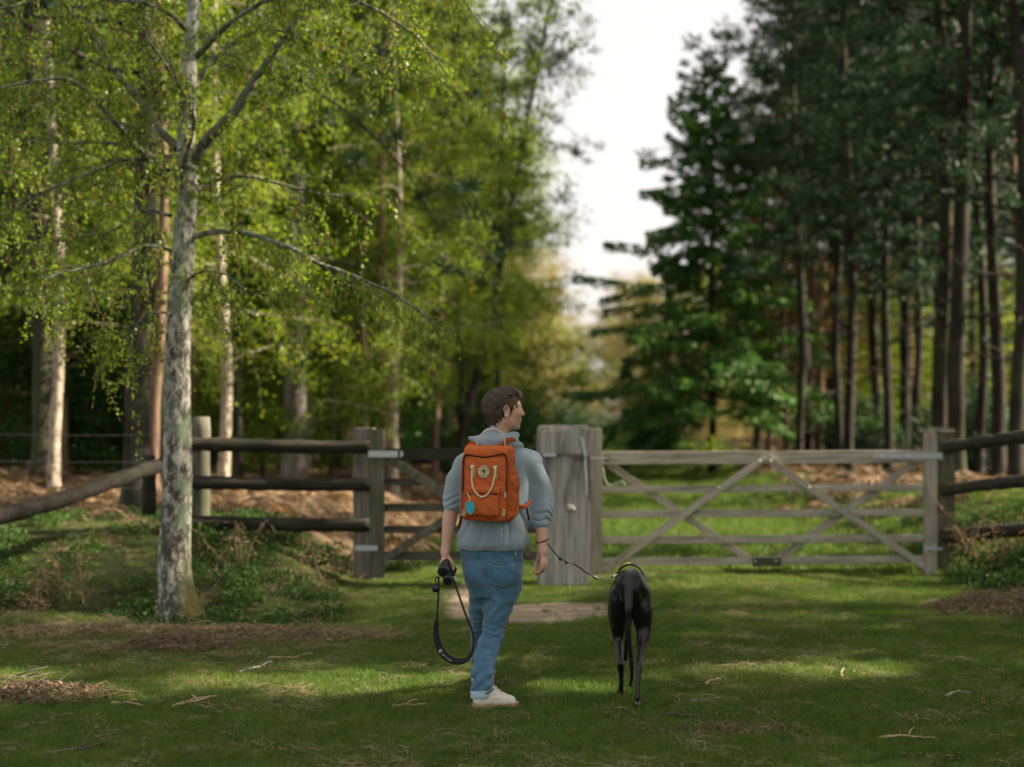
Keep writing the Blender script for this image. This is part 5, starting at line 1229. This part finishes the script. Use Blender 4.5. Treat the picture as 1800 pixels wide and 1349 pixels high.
K.rbox(bp(.146, .092, -.07), (.012, .052, .112), .010, BR, .008, puff=0)                # side pockets
K.rbox(bp(-.137, .085, -.055), (.012, .048, .105), .010, BR, .008)
K.warp(lambda X, Y, Z: .0016*np.sin(X*46+Z*58+1.7*np.sin(Z*22+X*15))*np.sin(Z*17+X*9)+.0010*np.sin(X*60+Z*40+2*np.sin(Z*30))+.0009*np.sin(Z*85+X*50+1.5*np.sin(X*35+Y*30))+.0030*np.exp(-((Z-(BC[2]-.18))/.03)**2)*np.sin(X*48))
kb = K.mesh('pack_body', 1); pk = link('pack_body', kb, M['canvas'], pack, True)
K = Sculpt(BC-np.array([.2, .12, .25]), BC+np.array([.2, .10, .1]), .0035)
K.rbox(bp(-.004, -.010, -.102), (.093, .020, .074), .014, BR, .0, puff=.012); K.warp(lambda X, Y, Z: .0018*np.sin(X*70+Z*55+2*np.sin(Z*30)))
fp = link('front_pocket', K.mesh('front_pocket', 1), M['canvas'], pack, True)
K = Sculpt(BC-np.array([.2, .12, .25]), BC+np.array([.2, .10, .2]), .0035)
K.rbox(bp(-.004, -.012, -.034), (.097, .022, .019), .008, BR, .0, puff=.006); link('pocket_flap', K.mesh('pocket_flap', 1), M['canvas'], fp, True)
mb = MB(); mb.tube([Vector(bp(a, -.034, -.0545+.003*math.sin(a*20))) for a in np.linspace(-.09, .082, 14)], .0042, 6); mb.build('pocket_zip', M['black_web'], fp)
# piping round the front and the seam of the side
loop = [(-.126, -.17), (-.130, -.05), (-.130, .08), (-.127, .135), (-.108, .158), (-.05, .152), (.0, .149), (.05, .158), (.100, .168), (.122, .148), (.128, .08), (.129, -.05), (.126, -.17), (.105, -.194), (0, -.199), (-.105, -.194), (-.126, -.17)]
lp_ = spline([(a, 0, c) for a, c in loop], 90)
mb = MB(); mb.tube([Vector(bp(a, -.001, c)) for a, _, c in lp_], .0042, 6); mb.build('piping', M['canvas_d'], pack)
zp = spline([(a*.965, 0, c*.965) for a, c in loop[1:12]], 70)
mb = MB(); mb.tube([Vector(bp(a, -.0005, c)) for a, _, c in zp], .0046, 6); mb.build('zip', M['black_web'], pack)
# handles: one hanging on the front, one standing up behind the neck
def strap(pts, r, name, mat, par, flat=1.0, n=40, up=None):
    q = spline(pts, n); mb = MB(); mb.tube([Vector(v) for v in q], r, 8, flat=flat, up=up); return mb.build(name, mat, par, True)
strap([bp(-.068, -.014, .088), bp(-.068, -.022, .050), bp(-.064, -.034, .012), (bp(-.050, -.044, -.030)), bp(-.022, -.047, -.062), bp(.002, -.047, -.070), bp(.028, -.046, -.055), bp(.050, -.042, -.018), bp(.060, -.032, .030), bp(.062, -.022, .066), bp(.061, -.014, .094)], .0048, 'front_handle', M['handle'], pack)
for a in (-.068, .061):
    mb = MB(); c_ = bp(a, -.017, .092); mb.add([Vector(c_+bx*x*.012+bz*z+by*y) for x, z, y in ((-1, .007, 0), (1, .007, 0), (.45, -.011, 0), (-.45, -.011, 0), (-1, .007, -.006), (1, .007, -.006), (.45, -.011, -.006), (-.45, -.011, -.006))], [(0, 1, 2, 3), (7, 6, 5, 4), (0, 4, 5, 1), (1, 5, 6, 2), (2, 6, 7, 3), (3, 7, 4, 0)])
    mb.build('handle_snap', simple('pale snap cap', (.60, .57, .50), .5), pack)
    mb = MB(); mb.box(bp(a+.010*(1 if a < 0 else .6), -.0125, .058), (.014, .003, .055), Matrix(BR).transposed()); mb.build('handle_tab', M['leather'], pack)
strap([P(838, 784, 7.79), P(842, 772, 7.775), P(851, 760, 7.765), P(865, 754.5, 7.76), P(878, 759, 7.765), P(886, 770, 7.775), P(888, 784, 7.79)], .0045, 'top_handle', M['handle'], pack)
# shoulder straps over the hood and the lower strap at the side
strap([P(838, 786, 7.84), P(829, 781, 7.85), P(822, 786, 7.88), P(817, 794, 7.92)], .016, 'shoulder_strap', M['canvas_d'], pack, flat=.3, up=(0, 0, 1))
strap([P(880, 786, 7.80), P(888, 777, 7.81), P(898, 773, 7.84), P(908, 775, 7.90)], .013, 'shoulder_strap', M['canvas_d'], pack, flat=.35, up=(0, 0, 1))
strap([P(910, 892, 7.83), P(920, 891, 7.83), P(928, 888, 7.86), P(933, 880, 7.9)], .010, 'lower_strap', M['canvas_d'], pack, flat=.3, up=(0, 0, 1))
strap([P(924, 889, 7.86), P(928, 905, 7.86), P(930, 915, 7.87)], .006, 'lower_strap', M['black_web'], pack, flat=.3, up=(1, 0, 0))
strap([P(812, 906, 7.83), P(809, 918, 7.84), P(806, 930, 7.86)], .008, 'lower_strap', simple('dark red webbing', (.10, .025, .018), .8), pack, flat=.3, up=(1, 0, 0))
for a, c_ in ((.112, -.150), (-.112, -.160)):
    mb = MB(); mb.box(bp(a, -.006, c_), (.018, .006, .034), Matrix(BR).transposed()); mb.box(bp(a-.002, -.010, c_-.014), (.022, .005, .012), Matrix(BR).transposed()); mb.build('leather_tab', M['leather'], pack)
mb = MB(); mb.box(bp(.118, -.008, -.055), (.009, .005, .024), Matrix(BR).transposed()); mb.tube([Vector(bp(.118, -.009, -.045)), Vector(bp(.118, -.009, -.075))], .003, 6); mb.build('zip_pull', M['galv'], pack)
# round patch with the running-fox emblem and ring of lettering
lg = bp(-.004, -.0145, .066); mb = MB(); mb.tube([Vector(lg), Vector(lg-by*.004)], [.0345, .0340], 40); patch_ = mb.build('logo_patch', simple('cream patch', (.52, .42, .27), .8, .2, 0, 200, .2), pack)
M['ink'] = simple('dark patch ink', (.07, .04, .03), .8)
mb = MB()
for rr_ in (.0325, .0200): mb.tube([Vector(lg-by*.0045+bx*rr_*math.cos(t)+bz*rr_*math.sin(t)) for t in np.linspace(0, 2*math.pi, 49)], .0006, 4, cap=False)
mb.build('patch_ring', M['ink'], patch_)
fox = [(-.10, .62), (.12, .80), (.36, .62), (.55, .30), (.55, -.05), (.40, -.38), (.10, -.66), (-.15, -.78), (.02, -.45), (-.22, -.40), (.02, -.12), (-.18, .02), (-.52, -.02), (-.70, .20), (-.35, .36), (-.45, .55), (-.22, .48)]
m_ = bpy.data.meshes.new('fox_emblem'); m_.from_pydata([tuple(lg-by*.0052+bx*x*.0190+bz*z*.0190) for x, z in fox], [], [tuple(range(len(fox)))]); m_.update(); link('fox_emblem', m_, M['ink'], patch_, True)
def text_mesh(txt, size):
    cu = bpy.data.curves.new('t', 'FONT'); cu.body = txt; cu.size = size; cu.align_x = 'CENTER'; cu.align_y = 'CENTER'; cu.extrude = .0
    o = bpy.data.objects.new('t', cu); COL.objects.link(o); dg = bpy.context.evaluated_depsgraph_get(); dg.update(); me_ = bpy.data.meshes.new_from_object(o.evaluated_get(dg)); bpy.data.objects.remove(o); return me_
def ring_text(txt, r, a0, step, size, flip):
    for i, ch in enumerate(txt):
        if ch == ' ': continue
        me_ = text_mesh(ch, size); a = a0-(i-(len(txt)-1)/2)*step*(1 if not flip else -1)
        rad_v = bx*math.cos(a)+bz*math.sin(a); tan = (bx*math.sin(a)-bz*math.cos(a))*(1 if not flip else -1); upv = rad_v*(1 if not flip else -1)
        o = link('letter', me_, M['ink'], patch_); Mx = Matrix.Identity(4)
        for k in range(3): Mx[k][0] = tan[k]; Mx[k][1] = upv[k]; Mx[k][2] = -by[k]; Mx[k][3] = (lg-by*.0052+rad_v*r)[k]
        o.matrix_parent_inverse = pmat(patch_).inverted(); o.matrix_basis = Mx
ring_text('FJÄLLRÄVEN', .0262, math.pi/2, .29, .0092, False); ring_text('KÅNKEN', .0262, -math.pi/2, .30, .0092, True)

# turquoise felt leaf charm
ch = empty('leaf_charm', P(826, 885, 7.66), 'turquoise oak-leaf shaped felt charm hanging from the backpack pocket zip', 'key charm')
cpx, r_ = (825.5, 893), 1
out = [(824, 881.5), (827, 880.5), (829, 883), (832, 882.5), (833.5, 885), (832, 888), (834.5, 890.5), (834.8, 894), (832, 896), (833, 900), (830.5, 902), (828.6, 900), (828.8, 904), (825.5, 905), (824, 902), (821.5, 902.5), (819.8, 899.5), (821, 896.5), (817.8, 894.5), (818.5, 891), (820.5, 890), (817, 887.5), (817.5, 884.5), (820.5, 883.5), (822.5, 885)]
outs = spline([(a, b, 0) for a, b in out]+[(out[0][0], out[0][1], 0)], 90)[:-1]
yc = 7.655; mb = MB(); A_ = [P(a, b, yc) for a, b, _ in outs]; B_ = [P(a, b, yc)+Vector((0, .004, 0)) for a, b, _ in outs]; n_ = len(A_)
mb.add(A_+B_, [tuple(range(n_)), tuple(range(n_, 2*n_))[::-1]]+[(i, (i+1) % n_, (i+1) % n_+n_, i+n_) for i in range(n_)])
mb.build('felt_leaf', simple('turquoise felt', (.035, .36, .44), .9, .1, 0, 300, .25, .5), ch)
mb = MB(); mb.tube([P(825, 882, 7.652), P(825.5, 877, 7.652), P(824, 872, 7.66), P(821, 866, 7.665)], .0022, 6); mb.build('cord', simple('pale cord', (.55, .5, .45), .7), ch)

# ------------------------------------------------------------------ binoculars
bn = empty('binoculars', P(783, 1012, 7.86), 'black binoculars held in the man\'s lowered hand with a long strap loop hanging down', 'binoculars')
M['lens'] = simple('coated lens glass', (.004, .010, .010), .06, .9)
def barrel(px, py, y, r, ax):
    c0 = P(px, py, y); ax = Vector(ax).normalized(); mb = MB()
    prof = [(0, .92), (.003, 1.0), (.020, 1.0), (.024, .94), (.060, .90), (.085, .78), (.120, .62), (.124, .70), (.150, .70), (.152, .5)]
    mb.tube([c0+ax*t for t, _ in prof], [r*q for _, q in prof], 24); o = mb.build('barrel', M['black_rub'], bn, True)
    mb = MB(); mb.tube([c0-ax*.002, c0-ax*.0035], [r*.93, r*.80], 24); mb.build('lens_rim', M['iron'], o)
    mb = MB(); mb.tube([c0-ax*.0036, c0-ax*.0040], [r*.70, r*.55], 24); mb.build('lens', M['lens'], o)
    return o
barrel(779.5, 1006, 7.80, .0355, (.10, 1, .42)); barrel(787.5, 1021.5, 7.80, .0315, (.16, 1, .36))
mb = MB(); mb.tube([P(783, 1013, 7.86), P(785, 1011, 7.92)], [.016, .013], 12); mb.build('hinge', M['black_rub'], bn, True)
mb = MB(); mb.box(P(797, 1017, 7.84), (.03, .05, .025)); mb.build('strap_lug', M['galv'], bn, bevel=.004)
mb = MB(); mb.tube([P(766, 1034, 7.80), P(766.5, 1034.5, 7.83)], [.0235, .0235], 20); mb.tube([P(766, 1026, 7.81), P(765, 1018, 7.83), P(769, 1014, 7.85)], .004, 6); mb.build('lens_cap', M['black_rub'], bn, True)
# strap
strap([P(771, 1014, 7.84), P(771, 1035, 7.82), P(770, 1060, 7.80), P(768, 1092, 7.80)], .0052, 'strap_webbing', M['black_web'], bn, flat=.35, up=(1, 0, 0))
strap([P(797, 1018, 7.82), P(803, 1036, 7.80), P(812, 1062, 7.74), P(822, 1090, 7.70), P(830, 1110, 7.68), P(832.5, 1128, 7.67), P(831, 1142, 7.665)], .0058, 'strap_webbing', M['black_web'], bn, flat=.35, up=(1, 0, 0))
ps = [P(768, 1090, 7.80), P(766.5, 1105, 7.80), P(767.5, 1122, 7.79), P(774, 1142, 7.77), P(786, 1156, 7.74), P(803, 1163, 7.71), P(819, 1160, 7.69), P(829, 1149, 7.675), P(832, 1136, 7.67)]
q = spline(ps, 60); wd = np.interp(np.linspace(0, 1, 60), [0, .04, .25, .55, .8, 1], [.007, .013, .017, .021, .017, .008]); mb = MB()
mb.tube([Vector(v) for v in q], list(wd), 14, flat=.42, up=(1, 0, 0)); pad = mb.build('strap_pad', M['neo'], bn, True)
tq = q[20:34]; ctr_ = Vector(q[21]); 
def on_pad(i, me_, name):
    a = Vector(q[i]); t = (Vector(q[min(i+1, 59)])-Vector(q[i-1])).normalized(); nn_ = Vector((0, -1, 0)); nn_ = (nn_-t*nn_.dot(t)).normalized(); up_ = nn_.cross(t)
    o = link(name, me_, M['white_print'], pad); Mx = Matrix.Identity(4)
    for k in range(3): Mx[k][0] = t[k]; Mx[k][1] = up_[k]; Mx[k][2] = nn_[k]; Mx[k][3] = (a+nn_*.0215)[k]
    o.matrix_parent_inverse = pmat(pad).inverted(); o.matrix_basis = Mx
mb = MB(); mb.tube([Vector((math.cos(t)*.0062, math.sin(t)*.0082, 0)) for t in np.linspace(0, 2*math.pi, 25)], .0018, 5, cap=False); m_ = bpy.data.meshes.new('strap_mark'); m_.from_pydata(mb.V, [], mb.F); on_pad(24, m_, 'strap_mark')
for i, chh in enumerate('OPTICRON'): on_pad(27+i, text_mesh(chh, .0105), 'strap_lettering')

# ------------------------------------------------------------------ dog
dog = empty('dog', (P(1105, 1225, 8.1).x, 8.3, 0), 'lean black greyhound seen from behind, walking away on a lead beside the man', 'dog')
s = NT('short black coat'); oc = s.coord('Object'); n = s.noise(40, oc, 3); n2 = s.noise(9, oc, 3); c = s.mix(n2, (.0018, .0018, .002), (.005, .0048, .005))
M['coat'] = s.bsdf(c, .34, n, .3, .003, .42, 0, .02)
D = Sculpt((.48, 7.62, -.01), (1.04, 9.52, .84), .0052)
dx = P(1108, 1000, 8.0).x
def xb(y): return dx*y/8.0
D.chain([(P(1108, 1029, 8.0), .068), (Vector((xb(8.2), 8.2, .625)), .078), (Vector((xb(8.45), 8.45, .60)), .080), (Vector((xb(8.7), 8.70, .545)), .098), (Vector((xb(8.88), 8.88, .525)), .082)], .05)
D.ell((xb(8.68), 8.68, .50), (.090, .17, .135), None, .06); D.cone((xb(8.25), 8.25, .57), (xb(8.6), 8.6, .47), .060, .070, .05)
# rump and thighs
D.ell(P(1107, 1030, 8.02), (.088, .11, .085), None, .05); D.cone(P(1107, 1022, 7.97), P(1107, 1050, 7.95), .062, .05, .04)
D.chain([(P(1092, 1040, 8.02), .066), (P(1088, 1072, 8.03), .064), (P(1086.5, 1102, 8.07), .045), (P(1087, 1128, 8.06), .027), (P(1090, 1158, 7.96), .0165), (P(1091, 1172, 7.95), .0185), (P(1092, 1195, 8.02), .0135), (P(1091.5, 1213, 8.08), .014)], .018)
D.chain([(P(1122, 1040, 8.02), .066), (P(1127, 1072, 8.02), .064), (P(1131, 1102, 8.02), .046), (P(1130.5, 1128, 7.98), .031), (P(1125, 1155, 7.88), .0175), (P(1123, 1172, 7.82), .019), (P(1121, 1200, 7.77), .0135), (P(1120.5, 1228, 7.75), .014)], .018)
for (px, y, yy) in ((1091.5, 8.10, 0), (1120.5, 7.755, 0)):
    x = P(px, 1200, y).x
    for o in (-.015, -.005, .005, .015): D.cone((x+o*.6, y-.01, .030), (x+o, y+.045-abs(o)*.6, .014), .010, .0095, .006)
    D.ell((x, y-.012, .018), (.017, .016, .016), None, .008)
# front legs
for px, y, ye in ((1099.5, 9.05, 8.78), (1124, 8.72, 8.72)):
    x = P(px, 1170, y).x; D.chain([(Vector((xb(8.75)+(x-xb(8.75))*.7, 8.75, .46)), .050), (Vector((x, ye, .36)), .026), (Vector((x, (ye+y)/2+.02, .19)), .0165), (Vector((x, y-.02, .07)), .014), (Vector((x, y, .03)), .016)], .02)
    for o in (-.012, -.004, .004, .012): D.cone((x+o*.6, y-.01, .026), (x+o, y+.038, .013), .0095, .009, .006)
# neck, head carried low, ears folded
hx_ = xb(9.15)
D.chain([(Vector((xb(8.86), 8.86, .55)), .074), (Vector((xb(9.02), 9.02, .56)), .052), (Vector((hx_, 9.14, .555)), .048)], .04)
D.ell((hx_, 9.20, .555), (.045, .068, .045), None, .03); D.cone((hx_, 9.24, .545), (hx_+.01, 9.40, .505), .033, .016, .02)
for q in (-1, 1): D.cone((hx_+q*.028, 9.165, .585), (hx_+q*.050, 9.11, .582), .011, .006, .008, flat=.6, fdir=(0, 0, 1))
# tail hanging between the legs
D.chain([(P(1106, 1030, 7.92), .028), (P(1105, 1060, 7.870), .0215), (P(1104.5, 1090, 7.86), .0155), (P(1106, 1125, 7.865), .0130), (P(1110, 1165, 7.875), .0115), (P(1110.5, 1190, 7.88), .0105), (P(1107.5, 1206, 7.885), .0085)], .010)
D.cone(P(1108, 1075, 7.93), P(1108, 1110, 7.96), .010, .016, .02, 's')
D.warp(lambda X, Y, Z: .0022*np.sin(Z*45+X*50+2*np.sin(X*30+Y*10))*np.clip((Z-.35)*5, 0, 1))
dm = D.mesh('dog_body', 1); db = link('dog_body', dm, M['coat'], dog, True)
M['paw_grey'] = simple('greying toe fur', (.16, .15, .145), .8, .2, 0, 140, .5)
for px, y in ((1120.5, 7.755), (1099.5, 9.05)):
    x = P(px, 1200, y).x; mb = MB()
    for o in (-.013, 0, .013): mb.tube([Vector((x+o*.7, y-.014, .036)), Vector((x+o*.8, y-.024, .020))], [.0055, .0035], 6)
    mb.build('grey_toe', M['paw_grey'], dog, True)
M['collar_y'] = simple('yellow padded collar', (.26, .29, .06), .8, .2)
cl = empty('dog_collar', (xb(8.9), 8.9, .6), 'yellow and black padded collar round the black dog\'s neck', 'collar')
def ring(c, r, w_, n=28, tilt=0):
    return [Vector((c[0]+math.cos(t)*r, c[1]+math.sin(tilt)*math.sin(t)*r, c[2]+math.sin(t)*r*math.cos(tilt))) for t in np.linspace(0, 2*math.pi, n)]
mb = MB(); mb.tube(ring((xb(8.925), 8.925, .576), .087, .02), .016, 8, cap=False, flat=.5, up=(0, 1, 0)); mb.build('collar_band', M['black_web'], cl, True)
mb = MB(); rgp = ring((xb(8.925), 8.915, .578), .094, .02, 60); mb.tube(rgp[15:21], .012, 8, flat=.5, up=(0, 1, 0)); mb.tube(rgp[24:27], .011, 8, flat=.5, up=(0, 1, 0)); mb.build('yellow_padding', M['collar_y'], cl, True)

# lead from the man's wrist to the collar
ld = empty('dog_lead', P(1010, 993, 8.2), 'black webbing dog lead with padded grip sagging between the man\'s wrist and the dog', 'lead')
att = rgp[26]
lp = [P(955.5, 951, 7.955), P(963, 957, 7.99), P(975, 972, 8.06), P(985, 982, 8.12), P(998, 988, 8.2), P(1010, 992, 8.28), P(1024, 1000, 8.38), P(1038, 1010, 8.48), P(1050, 1014.5, 8.58), P(1064, 1018, 8.68), P(1078, 1015.5, 8.78), P(1088, 1009, 8.86)]
strap(lp, .0042, 'lead_webbing', M['black_web'], ld, flat=.6, n=60); strap([P(1009, 990.5, 8.275), P(1018, 996, 8.33), P(1027, 1003, 8.40), P(1036, 1009, 8.47)], .0088, 'padded_grip', M['neo'], ld, flat=.7)
for px, py, y in ((985, 982, 8.12), (996, 988, 8.19)): mb = MB(); mb.tube([P(px-2.5, py, y), P(px, py+1, y), P(px+2.5, py+2, y)], [.006, .010, .006], 8); mb.build('knot', M['black_web'], ld, True)
mb = MB(); mb.tube([P(1043, 1013, 8.52), P(1047, 1016, 8.55), P(1053, 1018, 8.6)], [.006, .010, .006], 8); mb.tube([P(1076, 1014, 8.75), P(1085, 1010, 8.84)], .006, 6); mb.build('clip', M['iron'], ld, True)
wl = [Vector((Rw.x+(Re.x-Rw.x)*.22+math.cos(t)*.036, 7.915+math.sin(t)*.036, P(955, 951, 7.93).z+.01*math.cos(t))) for t in np.linspace(0, 2*math.pi, 25)]
mb = MB(); mb.tube(wl, .0030, 6, cap=False); mb.build('wrist_loop', M['black_web'], ld, True)
# ------------------------------------------------------------------ sticks, heaps and dead stems
def gpt(px, py, dz=0.012, z0=None):
    y = 1.6*FPX/(py-HY)
    for _ in range(6):
        x = (px-CX)*y/FPX; z = float(H(x, y)); y = (CAM_H-z)*FPX/(py-HY)
    x = (px-CX)*y/FPX; return Vector((x, y, float(H(x, y))+dz))
M['stick_white'] = simple('bleached stick', (.36, .345, .31), .8, .2, 0, 60, .3); M['stick_tan'] = simple('tan stick', (.40, .29, .17), .8, .2, 0, 60, .3); M['stick_dark'] = simple('dark stick', (.08, .065, .05), .8, .2, 0, 60, .3)
def stick(pts, r, mat, label, forks=(), name='stick'):
    rr = random.Random(len(label)); p = [gpt(*q) if len(q) == 2 else gpt(q[0], q[1], q[2]) for q in pts]; c = spline(p, 14)
    c[1:-1] += np.array([[rr.uniform(-.008, .008), rr.uniform(-.008, .008), rr.uniform(0, .01)] for _ in range(12)])
    mb = MB(); mb.tube([Vector(v) for v in c], [r*(1-.55*i/13)*(1+.2*rr.uniform(-1, 1)) for i in range(14)], 7)
    for t, L, a in forks:
        q = Vector(c[int(t*13)]); d = Vector((math.cos(a), math.sin(a), .25)); mb.tube([q, q+d*L*.5+Vector((0, 0, .01)), q+d*L], [r*.5, r*.35, r*.2], 5)
    return tag(mb.build(name, M[mat], None, True), label, 'stick')
stick([(418, 1186), (450, 1178), (480, 1168)], .012, 'stick_white', 'straight bleached white stick lying on the turf between the birch and the man')
stick([(304, 1247), (345, 1238), (384, 1227)], .012, 'stick_tan', 'tan forked stick on the turf nearest the bottom left of the clearing', [(.25, .12, .3), (.6, .08, 2.2)])
stick([(196, 1241), (225, 1242), (252, 1245)], .010, 'stick_tan', 'short tan twig with a broken bark curl lying left of the forked tan stick', [(.5, .09, -.6)])
stick([(0, 1197), (50, 1196), (110, 1186)], .013, 'stick_dark', 'long dark peeling branch at the left edge of the turf', [(.3, .2, .4), (.7, .15, 2.5), (.5, .12, -.3)])
stick([(472, 1160), (510, 1160), (552, 1153)], .008, 'stick_tan', 'thin straw-coloured stick above the bleached white one')
stick([(690, 1246), (720, 1244), (752, 1243)], .008, 'stick_tan', 'small pale twig lying left of the man\'s shoe', [(.4, .08, .5)])
stick([(1240, 1207), (1252, 1200), (1268, 1197)], .009, 'stick_tan', 'short curved pale stick in the sunny streak beside the dog')
stick([(1664, 1228), (1682, 1221), (1708, 1222)], .010, 'stick_white', 'hooked pale stick on the turf below the field gate hinge end')
stick([(1482, 1196), (1478, 1186), (1484, 1178)], .006, 'stick_tan', 'tiny upright-looking pale twig on the turf right of the dog')
stick([(1545, 1302), (1600, 1300), (1652, 1305)], .008, 'stick_tan', 'thin brown stick in the nearest turf on the right side', [(.5, .1, 1.0)])
stick([(1170, 1260), (1210, 1263), (1245, 1268)], .008, 'stick_dark', 'dark crooked twig just behind the dog\'s trailing paw', [(.3, .12, .6), (.6, .1, 2.4)])
stick([(80, 1330), (150, 1322), (188, 1310)], .010, 'stick_dark', 'dark twig half sunk in the turf at the bottom left corner', [(.4, .15, .8)])
stick([(577, 1104, .0), (580, 1100, .05), (583, 1103, .12)], .012, 'stick_tan', 'short broken stick poking up from the grassy lip')
stick([(378, 1026), (415, 1018), (440, 1008), (460, 1000)], .022, 'stick_white', 'thick white fallen birch branch on the bank right of the birch', [(.8, .1, .6)])
rs = np.random.default_rng(9)
def heap(c, w_, d_, h_, n, mat, label, seedr, lmin=.08, lmax=.35, r=.0032):
    parts = []
    for i in range(n):
        a, q = rs.random()*6.283, rs.random()**.5; x = c.x+math.cos(a)*q*w_; y = c.y+math.sin(a)*q*d_; z = float(H(x, y))+h_*(1-q*q)*rs.random()
        L = lmin+(lmax-lmin)*rs.random(); t = rs.random()*6.283; e = rs.normal(0, .22); d = np.array([math.cos(t), math.sin(t), e]); p = np.array([x, y, z+.01])
        parts.append(np_tube([p-d*L*.5, p+rs.normal(0, L*.08, 3), p+d*L*.5+np.array([0, 0, -abs(e)*L*.2])], [r, r*.9, r*.4], 3))
    V, F = np_join(parts); cv = rs.random((n*4, 1)); a = rs.random(n*4)*6.283; q = rs.random(n*4)**.5
    xy = np.stack([c.x+np.cos(a)*q*w_, c.y+np.sin(a)*q*d_], 1); zz = H(xy[:, 0], xy[:, 1])+h_*(1-q*q)*rs.random(n*4)+.01
    V2, F2 = cards(np.column_stack([xy, zz]), .045, .35, rs); V, F = np_join([(V, F), (V2, F2)])
    o = link('bracken_heap', mesh_np('bracken_heap', V, F), M[mat]); return tag(o, label, 'dead bracken', kind='stuff')
heap(gpt(310, 1138), .42, .24, .08, 190, 'litter', 'tangled heap of dead brown bracken on the turf in front of the birch', 1)
heap(gpt(55, 1222), .50, .28, .06, 230, 'litter', 'dark heap of twigs and dead bracken at the left edge of the turf', 2)
heap(gpt(500, 1118), .9, .25, .05, 420, 'straw', 'pale dry grass stems strewn along the grassy lip below the birch', 3)
heap(gpt(150, 1112), 1.0, .22, .04, 260, 'straw', 'pale straw matted on the lip left of the birch', 3)
heap(gpt(1770, 1072), .7, .6, .16, 300, 'litter', 'brown dead bracken heaped on the bank by the right-hand rails', 4)
heap(gpt(600, 1005), .5, .4, .1, 120, 'litter', 'dead stems on the bank beside the wicket post', 4)
heap(gpt(1290, 1285), .30, .16, .02, 40, 'litter', 'thin scatter of brown bits in the turf behind the dog', 4, .04, .15, .0022)
def stems(base, n, h0, h1, spread, label, mat='bracken', frn=True):
    parts = []
    for i in range(n):
        x = base.x+np.clip(rs.normal(0, spread), -.13, .13); y = base.y+rs.normal(0, spread*.5); p = np.array([x, y, float(H(x, y))]); L = h0+(h1-h0)*rs.random()
        c = curve_pts(p, (rs.normal(0, .25), rs.normal(0, .2), 1), L, 7, rs, .05, .1); parts.append(np_tube(c, np.linspace(.0055, .002, 8), 4))
        for k in range(2, 8):
            for sg in (-1, 1):
                m = 7; t = rs.random(m)[:, None]; d = np.array([sg*(.5+.5*rs.random()), rs.normal(0, .5), rs.normal(-.5, .4)]); parts.append(cards(c[k]+d*t*.12, .034, .3, rs, np.repeat(d[None], m, 0), .6))
    return tag(link('dead_fern', mesh_np('dead_fern', *np_join(parts)), M[mat]), label, 'dead fern')
stems(P(1712, 985, 14.0), 5, .5, .95, .10, 'tall brittle brown fern stems against the dark round rails beside the hinge post')
stems(P(1752, 965, 13.8), 6, .4, .85, .14, 'shaggy brown fern clump hanging over the dark rails at the view edge')
stems(P(545, 985, 12.6), 4, .3, .5, .18, 'sparse brown stems leaning on the bank before the wicket post')
stems(P(405, 985, 12.7), 5, .3, .5, .25, 'thin dead stems on the bank just right of the white fallen branch')
stems(P(120, 985, 12.2), 7, .35, .7, .45, 'scraggy dead stems on the dark bank under the sloping log')
stems(P(30, 1060, 11.6), 5, .3, .6, .3, 'bent dead stems at the foot of the dark bank at the left edge')
# bright seedling by the ride
V, F = cards(np.array([list(P(1265, 790, 26))])+rs.normal(0, 1, (260, 3))*np.array([.22, .2, .13]), .06, .7, rs)
tag(link('young_shrub', mesh_np('young_shrub', V, F), M['leaf_yel']), 'small bright yellow-green shrub just over the top bar of the field gate', 'shrub')
